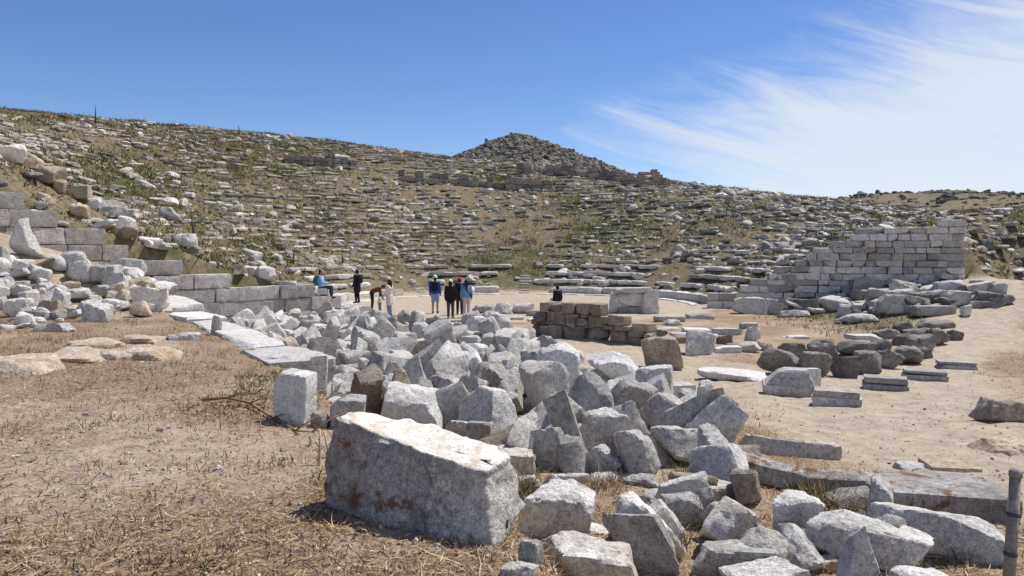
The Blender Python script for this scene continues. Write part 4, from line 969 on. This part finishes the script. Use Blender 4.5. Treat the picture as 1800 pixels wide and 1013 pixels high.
def person(label, loc, yaw, h, top, bottom, shoes=(.03, .03, .035), pose='stand', hat=None, hair='short', pack=None, shorts=False, long_top=0, strap=None, lean=0, step=.0, scarf=None, arms=None):
    k = h/1.72
    J = {'pel': (0, 0, .95), 'wai': (0, .0, 1.08), 'che': (0, -.01, 1.30), 'nec': (0, 0, 1.46), 'hea': (0, .015, 1.60)}
    for s, n in ((-1, 'L'), (1, 'R')):
        st = step*s
        J.update({'hip'+n: (.09*s, 0, .92), 'kne'+n: (.095*s, .03+st*.5, .49), 'ank'+n: (.10*s, -.02+st, .09), 'toe'+n: (.115*s, .15+st, .035),
                  'sho'+n: (.175*s, -.01, 1.41), 'elb'+n: (.235*s, -.03, 1.13), 'wri'+n: (.235*s, .07, .89), 'han'+n: (.23*s, .11, .80)})
    if arms: J.update(arms)
    J = {a: np.array(b, float) for a, b in J.items()}
    if pose == 'sit':
        dz = -.48
        for n, s in (('L', -1), ('R', 1)):
            J['kne'+n] = np.array([.12*s, .44, .97]); J['ank'+n] = np.array([.12*s, .46, .56]); J['toe'+n] = np.array([.13*s, .62, .52])
        for a in J: J[a] = J[a]+np.array([0, 0, dz])
    if lean:
        o = J['pel'].copy()
        for a in J:
            if a[:3] in ('wai', 'che', 'nec', 'hea', 'sho', 'elb', 'wri', 'han'): J[a] = rotx(J[a], o, -R(lean)*(.6 if a == 'wai' else 1))
        if arms is None or pose == 'bend':
            for n in 'LR': J['elb'+n] = J['sho'+n]+np.array([0, .04, -.27]); J['wri'+n] = J['elb'+n]+np.array([0, .10, -.22]); J['han'+n] = J['wri'+n]+np.array([0, .05, -.08])
    for a in J: J[a] = J[a]*k
    root = empty('person', loc); root.rotation_euler = (0, 0, R(yaw))
    S_ = lambda r: r*k
    up = J['nec']-J['pel']; up = up/np.linalg.norm(up)
    def torso(g): return [(J['pel']+[x*k, 0, 0], J['wai']+[x*k, 0, 0], S_(.105+g), S_(.10+g)) for x in (-.06, .06)]+[(J['wai']+[x*k, 0, 0], J['che']+[x*1.3*k, 0, 0], S_(.10+g), S_(.115+g)) for x in (-.06, .06)]+[(J['che']+[-.08*k, 0, 0], J['nec']-up*.06*k, S_(.10+g), S_(.06+g)), (J['che']+[.08*k, 0, 0], J['nec']-up*.06*k, S_(.10+g), S_(.06+g))]
    def arm(n, g): return [(J['sho'+n], J['elb'+n], S_(.055+g), S_(.042+g)), (J['elb'+n], J['wri'+n], S_(.042+g), S_(.030+g)), (J['che'], J['sho'+n], S_(.09+g), S_(.062+g))]
    def leg(n, g, to='ank'): return [(J['hip'+n], J['kne'+n], S_(.088+g), S_(.058+g))]+([(J['kne'+n], J['ank'+n], S_(.058+g), S_(.040+g))] if to == 'ank' else [])
    body = torso(0)+arm('L', 0)+arm('R', 0)+leg('L', 0)+leg('R', 0)
    for n in 'LR':
        body.append((J['ank'+n], J['toe'+n], S_(.042), S_(.03)))
        d = J['han'+n]-J['wri'+n]; d = d/np.linalg.norm(d); sd_ = np.cross(d, [1., 0, 0]); sd_ /= max(np.linalg.norm(sd_), 1e-4); s = -1 if n == 'L' else 1
        pm = J['wri'+n]+d*.075*k; body.append((J['wri'+n], pm, S_(.026), S_(.034)))
        for f, (o_, ln) in enumerate(((-.026, .066), (-.009, .076), (.009, .072), (.026, .056))):
            b0 = pm+sd_*o_*k; b1 = b0+d*ln*.6*k; b2 = b1+(d*ln*.4-np.array([s*.014, 0, 0]))*k
            body += [(b0, b1, S_(.0095), S_(.0088)), (b1, b2, S_(.0088), S_(.0078))]
        tb = J['wri'+n]+d*.03*k-sd_*.028*k; body.append((tb, tb+d*.045*k-sd_*.028*k, S_(.012), S_(.009)))
    hd = J['hea']; fwd = np.array([0, 1., 0])
    if lean: fwd = rotx((0, 1, 0), np.zeros(3), -R(lean*.6))
    body += [(J['nec']-up*.05*k, hd-up*.03*k, S_(.056), S_(.055)), (hd-up*.035*k+fwd*.02*k, hd+up*.035*k-fwd*.005*k, S_(.078), S_(.095)), (hd-up*.02*k+fwd*.09*k, hd-up*.035*k+fwd*.112*k, S_(.012), S_(.016)), (hd-up*.09*k+fwd*.05*k, hd-up*.085*k+fwd*.062*k, S_(.03), S_(.024))]
    for s in (-1, 1): body.append((hd+np.array([s*.092*k, 0, 0]), hd+np.array([s*.097*k, -.008*k, .022*k]), S_(.014), S_(.017)))
    fuse('body', body, .0105*max(k, .75), SKIN, root)
    for s in (-1, 1):
        fuse('eye', [(hd+fwd*.088*k+np.array([s*.034*k, 0, 0])+up*.008*k, hd+fwd*.089*k+np.array([s*.036*k, 0, 0])+up*.008*k, S_(.011), S_(.011))], .006, HAIRM, root)
    fuse('mouth', [(hd+fwd*.088*k-up*.075*k-np.array([.02*k, 0, 0]), hd+fwd*.088*k-up*.075*k+np.array([.02*k, 0, 0]), S_(.007), S_(.007))], .005, cloth('lips', (.30, .11, .09)), root)
    jk = [c for c in torso(.022)]+arm('L', .016)+arm('R', .016)
    if long_top: jk += [(J['pel']+[x*k, 0, 0], J['pel']+np.array([x*1.1*k, .0, -long_top*k]), S_(.135), S_(.135)) for x in (-.07, .07)]
    else: jk += [(J['pel']+[-.05*k, 0, 0], J['pel']+[.05*k, 0, 0], S_(.13), S_(.13))]
    fuse('jacket', jk, .017, top, root)
    tr = [(J['pel']+[-.05*k, 0, -.02*k], J['pel']+[.05*k, 0, -.02*k], S_(.118), S_(.118))]
    for n in 'LR':
        if shorts: tr.append((J['hip'+n], J['hip'+n]*.12+J['kne'+n]*.88, S_(.105), S_(.085)))
        else: tr += leg(n, .016)
    fuse('shorts' if shorts else 'trousers', tr, .016, bottom, root)
    for n in 'LR': fuse('shoe', [(J['ank'+n]-np.array([0, .02, .03])*k, J['toe'+n], S_(.05), S_(.042))], .013, cloth('shoe_%d' % int(shoes[0]*1000), shoes), root)
    if hair == 'short': hp_ = [(hd+up*.03*k-fwd*.015*k, hd+up*.045*k-fwd*.02*k, S_(.104), S_(.098)), (hd-fwd*.03*k, hd-fwd*.04*k-up*.03*k, S_(.09), S_(.075))]
    else: hp_ = [(hd+up*.03*k-fwd*.015*k, hd+up*.045*k-fwd*.02*k, S_(.107), S_(.10)), (hd-fwd*.05*k, hd-fwd*.10*k-up*.36*k, S_(.095), S_(.06))]
    fuse('hair', hp_, .013, HAIRM, root)
    if hat:
        hb = fuse('hat', [(hd+up*.055*k-fwd*.01*k, hd+up*.075*k-fwd*.015*k, S_(.112), S_(.10)), (hd+up*.05*k+fwd*.08*k, hd+up*.04*k+fwd*.16*k, S_(.045), S_(.03))], .012, cloth('hat_%d_%d' % (int(hat[0]*100), int(hat[1]*100)), hat), root)
    if pack:
        b0 = J['che']-np.array([0, .17, .0])*k; q = []
        for x in (-.08, .08):
            for z in (.10, -.20): q.append((b0+np.array([x, -.02, z])*k, b0+np.array([-x*.99, -.02, z*.98])*k, S_(.085), S_(.085)))
            q.append((b0+np.array([x, -.02, .1])*k, b0+np.array([x, -.03, -.2])*k, S_(.085), S_(.09)))
        q.append((b0+np.array([0, -.09, -.12])*k, b0+np.array([0, -.09, -.02])*k, S_(.08), S_(.07)))
        bp = fuse('backpack', q, .016, cloth('pack_%d_%d' % (int(pack[0]*1000), int(pack[2]*1000)), pack), root)
        for s in (-1, 1): fuse('strap', [(J['che']+np.array([s*.11, -.12, .15])*k, J['sho'+('R' if s > 0 else 'L')]+np.array([-s*.055, .03, .045])*k, S_(.018), S_(.018)), (J['sho'+('R' if s > 0 else 'L')]+np.array([-s*.055, .03, .045])*k, J['che']+np.array([s*.12, .13, -.08])*k, S_(.018), S_(.018))], .011, cloth('strap_grey', (.25, .25, .26)), bp)
    if strap: fuse('shoulder_strap', [(J['che']+np.array([-.17, -.135, .12])*k, J['wai']+np.array([.17, -.13, -.02])*k, S_(.016), S_(.016)), (J['wai']+np.array([.19, -.05, -.05])*k, J['wai']+np.array([.20, .0, -.12])*k, S_(.07), S_(.07))], .012, cloth('strap_dark', strap), root)
    if scarf: fuse('scarf', [(J['nec']-np.array([.05, -.02, .0])*k, J['nec']+np.array([.05, .03, 0])*k, S_(.075), S_(.075)), (J['nec']+np.array([.04, .09, -.02])*k, J['wai']+np.array([.06, .15, .0])*k, S_(.05), S_(.045))], .014, cloth('scarf', scarf), root)
    tag(root, label, 'person', 'visitors in the theatre'); return root
def foot(px, py): g, t = G(px, py); return (g[0], g[1], float(H(g[0], g[1])))
denim = cloth('denim', (.16, .24, .36)); black = cloth('black_cloth', (.012, .013, .017)); charcoal = cloth('charcoal_leggings', (.05, .05, .052))
person('person in a royal blue jacket, denim shorts and white hat carrying a dark backpack', foot(765, 551), 0, 1.78, cloth('royal_blue', (.03, .07, .30)), cloth('pale_denim', (.27, .35, .46)), pose='stand', hat=(.78, .77, .74), pack=(.012, .014, .03), shorts=True, step=.07)
person('person in a black jacket and grey leggings wearing a white cap', foot(792, 560), 0, 1.68, black, charcoal, (.30, .2, .15), hat=(.78, .78, .78), hair='long', long_top=.12)
person('person in black wearing a red cap beside the light blue jacket', foot(808, 553), 0, 1.70, black, cloth('black_trousers', (.02, .02, .022)), hat=(.50, .05, .07), hair='short')
person('person in a light blue denim jacket and patterned white trousers with a shoulder strap', foot(820, 558), 6, 1.68, cloth('light_denim', (.17, .30, .52)), cloth('patterned_trousers', (.55, .45, .48), .45), hair='long', strap=(.02, .03, .07))
person('person in a long cream cardigan and jeans with a dark scarf', foot(685, 557), 72, 1.68, cloth('cream_knit', (.66, .60, .55)), denim, (.02, .02, .02), hair='long', long_top=.32, scarf=(.03, .012, .016), arms={'elbR': (.24, .03, 1.14), 'wriR': (.20, .22, 1.02), 'hanR': (.19, .30, .98), 'elbL': (-.24, .04, 1.13), 'wriL': (-.2, .2, .96), 'hanL': (-.19, .27, .9)})
person('person in a brown jacket bending down over a toddler', foot(654, 548), -80, 1.66, cloth('brown_jacket', (.12, .045, .025)), black, pose='bend', lean=62, hair='short')
person('toddler in a pale top and blue trousers held by the bending adult', foot(668, 549), 60, .86, cloth('pale_top', (.50, .47, .36)), cloth('small_jeans', (.10, .15, .24)), hair='short', arms={'elbR': (.24, .08, 1.35), 'wriR': (.2, .16, 1.5), 'hanR': (.19, .2, 1.57)})
person('person in long black clothes with a pack standing behind the end of the stepped wall', (-8.05, 38.4, .25), 60, 1.74, black, black, pack=(.02, .02, .022), long_top=.3)
sx, sy = CX+eL[0]*12.85+nL[0]*-.3, CY+eL[1]*12.85+nL[1]*-.3
st = link('white_seat_stone', stone_mesh('white_seat_stone', (.42, .4, .34), 3131, 'm', .06), MT['pale']); st.location = (sx, sy, 1.06+.16); tag(st, 'small white stone used as a seat on top of the stepped wall', 'block')
person('seated person in a light blue jacket with a backpack on top of the stepped wall', (sx-.12, sy, 1.06-.09), -86, 1.66, cloth('sky_jacket', (.28, .42, .60)), cloth('navy_trousers', (.03, .045, .09)), pose='sit', hair='short', pack=(.07, .13, .2), arms={'elbR': (.23, .10, 1.16), 'wriR': (.16, .30, 1.12), 'hanR': (.14, .38, 1.12), 'elbL': (-.23, .10, 1.16), 'wriL': (-.16, .30, 1.12), 'hanL': (-.14, .38, 1.12)})
st = link('seat_stone', stone_mesh('seat_stone', (.7, .55, .42), 3232, 'b', .06), MT['grey']); st.location = (2.34, 38.0, .2); tag(st, 'grey block in the orchestra that a person in black sits on', 'block')
person('person in black sitting alone on a block in the orchestra', (2.34, 37.95, -.04), 25, 1.70, black, cloth('navy_trousers', (.03, .045, .09)), pose='sit', hair='short')

# ------------------------------------------------------------------ small things
def tube(name, pts, rad, m, parent=None, seg=8):
    V, F = [], []
    P = [np.array(p, float) for p in pts]
    for i, p in enumerate(P):
        a = P[min(i+1, len(P)-1)]-P[max(i-1, 0)]; a /= np.linalg.norm(a); u = np.cross(a, [0, 0, 1.] if abs(a[2]) < .9 else [1., 0, 0]); u /= np.linalg.norm(u); v = np.cross(a, u)
        r = rad[i] if isinstance(rad, (list, tuple)) else rad
        for k in range(seg): V.append(p+(u*math.cos(2*math.pi*k/seg)+v*math.sin(2*math.pi*k/seg))*r)
    for i in range(len(P)-1):
        for k in range(seg): F.append((i*seg+k, i*seg+(k+1) % seg, (i+1)*seg+(k+1) % seg, (i+1)*seg+k))
    F.append(tuple(range(seg))[::-1]); F.append(tuple((len(P)-1)*seg+k for k in range(seg)))
    return link(name, mesh_np(name, V, F), m, parent)
WOOD = plain('grey_weathered_wood', (.27, .24, .21), .9, .35, 25); ROPE = plain('pale_rope', (.5, .45, .38), .95, .3, 90); TWIG = plain('dry_twig', (.27, .18, .10), .9, .35, 40)
pz = float(H(3.12, 4.55)); rp = empty('rope_post', (3.12, 4.55, pz-.08)); rp.rotation_euler = (R(-2), R(3), 0)
tube('post', [(0, 0, 0), (0, 0, .35), (0, 0, .80)], [.036, .034, .033], WOOD, rp, 14); tube('cap', [(0, 0, .80), (0, 0, .83), (0, 0, .85)], [.038, .038, .02], WOOD, rp, 14)
for z in (.30, .55): tube('band', [(0, 0, z), (0, 0, z+.025)], .039, cloth('dark_metal', (.08, .08, .085)), rp, 14)
tag(rp, 'grey weathered wooden rope post beside the long weathered slab', 'post')
rb_ = empty('rope_barrier', (CX, CY+14.6, 1.5)); prev = None
for i, a in enumerate(np.linspace(52, 168, 9)):
    e = edir(a); x = CX+e[0]*14.7; y = CY+e[1]*14.7; z = float(H(x, y)); l0 = np.array([x-CX, y-CY-14.6, z-1.5])
    tube('post', [l0-[0, 0, .2], l0+[0, 0, .75]], .022, WOOD, rb_)
    tp = l0+[0, 0, .70]
    if prev is not None: tube('rope', [prev*(1-t)+tp*t-np.array([0, 0, .35*(1-(2*t-1)**2)]) for t in np.linspace(0, 1, 9)], .014, ROPE, rb_, 6)
    prev = tp
tag(rb_, 'thin rope barrier on low posts along the foot of the slope', 'barrier')
bz = [np.array(G(px, py)[0]) for px, py in ((355, 712), (400, 716), (440, 722), (480, 738), (520, 758), (548, 772))]
br = empty('dry_branch', bz[0]); rel = [b-bz[0]+np.array([0, 0, .05+.05*math.sin(i*1.3)]) for i, b in enumerate(bz)]
tube('stem', rel, [.016, .015, .013, .011, .009, .005], TWIG, br)
for i in range(1, 6):
    for s in (-1, 1):
        d = np.array([rgp.uniform(.1, .3), s*rgp.uniform(.1, .3), rgp.uniform(.02, .14)]); tube('twig', [rel[i], rel[i]+d*.6+[0, 0, .02], rel[i]+d], [.007, .005, .002], TWIG, br, 6)
tag(br, 'long dry bare branch lying on the dry terrace', 'branch')
bs = [np.array(G(px, py)[0]) for px, py in ((575, 830), (560, 815), (585, 800))]
for j, b in enumerate(bs):
    stx = empty('dead_stalk', b); h_ = (.30, .26, .22)[j]
    tube('stem', [(0, 0, -.02), (.01, 0, h_*.5), (-.02+.03*j, .01, h_)], [.011, .009, .006], plain('pale_stalk', (.48, .38, .24), .9, .25, 40), stx)
    for q_ in range(3): tube('side_shoot', [(0, 0, .05*q_+.08), (.05*(-1)**q_, .03, .05*q_+.15)], [.004, .0015], TWIG, stx, 6)
    tag(stx, 'broken pale plant stalk standing by the end of the great cut block', 'stalk', 'broken stalks by the great block')
STK = plain('mullein', (.075, .07, .04), .9, .3, 30)
for j, (px, py) in enumerate(((168, 222), (420, 240), (516, 462), (548, 452), (602, 470), (575, 228), (340, 440))):
    p_ = on_hill(px, py); h_ = rgp.uniform(.9, 1.7); stx = empty('tall_stalk', p_)
    tube('stem', [(0, 0, -.1), (.02, 0, h_*.5), (rgp.normal(0, .08), 0, h_)], [.035, .05, .012], STK, stx, 7)
    V, F = [], []
    for q_ in range(10):
        an = rgp.uniform(0, 6.28); ll = rgp.uniform(.2, .4); z0 = rgp.uniform(0, .3*h_); o_ = len(V); c_, s_ = math.cos(an), math.sin(an)
        V += [(0, 0, z0), (c_*ll*.5-s_*.05, s_*ll*.5+c_*.05, z0+.14), (c_*ll, s_*ll, z0+.08), (c_*ll*.5+s_*.05, s_*ll*.5-c_*.05, z0+.14)]; F.append((o_, o_+1, o_+2, o_+3))
    link('leaf_rosette', mesh_np('leaf_rosette', V, F, False), STK, stx)
    tag(stx, 'tall dark dead flower spike standing among the scrub of the slope', 'plant', 'flower spikes on the slope')

# ------------------------------------------------------------------ labels that say which stone is which
bpy.context.view_layer.update()
LM = [('great cut marble', 'the great cut block'), ('tall pale squared', 'the tall kerb block'), ('tall tilted slab', 'the broken-topped slab'), ('long grey slab leaning hard', 'the long leaning slab'), ('massive grey marble slab', 'the massive pointed slab'), ('pale pitted slab', 'the pale pitted slab'),
      ('massive dark-sided', 'the massive dark-sided block'), ('thin jagged', 'the thin jagged slab'), ('large grey block with a jagged', 'the jag-fronted block'), ('long narrow slab leaning', 'the ramp-like slab'), ('rising horn', 'the horned block'), ('long thick grey', 'the long thick block'), ('rounded grey boulder perched', 'the perched boulder'),
      ('pale broken slab with a smooth', 'the smooth sloping slab'), ('white lichen', 'the white-lichened slab'), ('line of white flat kerb', 'the white kerb'), ('free-standing wall of rough', 'the rough brown wall'), ('square marble altar', 'the altar'), ('big squared marble block standing on the grass', 'the wall-stub block'), ('column drum', 'the column drum'),
      ('low layered slab', 'the low layered slab'), ('chamfered pedestal stone with', 'the chamfered pedestal'), ('moulded marble base last', 'the last moulded base'), ('white flat slab lying among', 'the white flat slab'), ('big dark arched', 'the arched rock'), ('small white stone used', 'the seated visitor'), ('column base', 'the column base')]
marks = []
for o in COL.objects:
    lb = o.get('label')
    if lb and o.parent is None:
        for k_, nm in LM:
            if k_ in lb: marks.append((nm, o.location.copy()))
marks += [('the lowest wall steps', Vector((CX+eL[0]*15, CY+eL[1]*15, 1.5))), ('the middle wall steps', Vector((CX+eL[0]*19, CY+eL[1]*19, 2.5))), ('the highest wall steps', Vector((CX+eL[0]*23, CY+eL[1]*23, 4))), ('the terrace bedrock', Vector((-9.5, 16.5, 1.5))),
          ('the pale wall end', Vector((CX+eR[0]*21, CY+eR[1]*21, 2))), ('the pale wall middle', Vector((CX+eR[0]*17.5, CY+eR[1]*17.5, 2))), ('the wall stub', Vector((CX+eR[0]*13.4, CY+eR[1]*13.4, .8)))]
AUTO = {HG, 'lumps of the rubble pile', 'rubble on the grassy bank', 'boulders on the stepped wall', 'dark lichened rocks beside the path', 'marble pieces on the stage ground', 'bedrock humps in the terrace', 'paving slabs of the stage front'}
used = {}
TONE = {'grey_marble': 'grey', 'pale_marble': 'pale', 'tan_gneiss': 'tan', 'dark_schist': 'dark', 'brown_granite': 'brown', 'dressed_wall_marble': 'grey', 'pale_wall_marble': 'pale'}
pend = []
for o in COL.objects:
    if o.get('group') in AUTO and o.parent is None:
        d = o.dimensions; mx_ = max(d); fl = d.z/max(d.x, d.y, .01); el_ = max(d.x, d.y)/max(min(d.x, d.y), .01)
        size = 'big' if mx_ > .95 else ('small' if mx_ < .5 else 'middling'); base = {'lumps of the rubble pile': 'rubble lump', 'rubble on the grassy bank': 'bank fragment', 'boulders on the stepped wall': 'loose rock', 'dark lichened rocks beside the path': 'lichened rock', 'marble pieces on the stage ground': 'stage piece'}.get(o['group'], o.name.split('.')[0].replace('_', ' '))
        shp = 'upright ' if fl > 1.1 else ('long ' if el_ > 1.8 else ('low ' if fl < .5 else ''))
        tone = TONE.get(o.data.materials[0].name, 'grey'); near = sorted(marks, key=lambda m_: (m_[1]-o.location).length)[:2]
        pend.append((o, f'{size} {tone} {shp}{base} beside {near[0][0]}', f'{size} {tone} {shp}{base} between {near[0][0]} and {near[1][0]}'))
cnt = {}
for o, a, b in pend: cnt[a] = cnt.get(a, 0)+1
for o, a, b in pend: o['label'] = a if cnt[a] == 1 else b
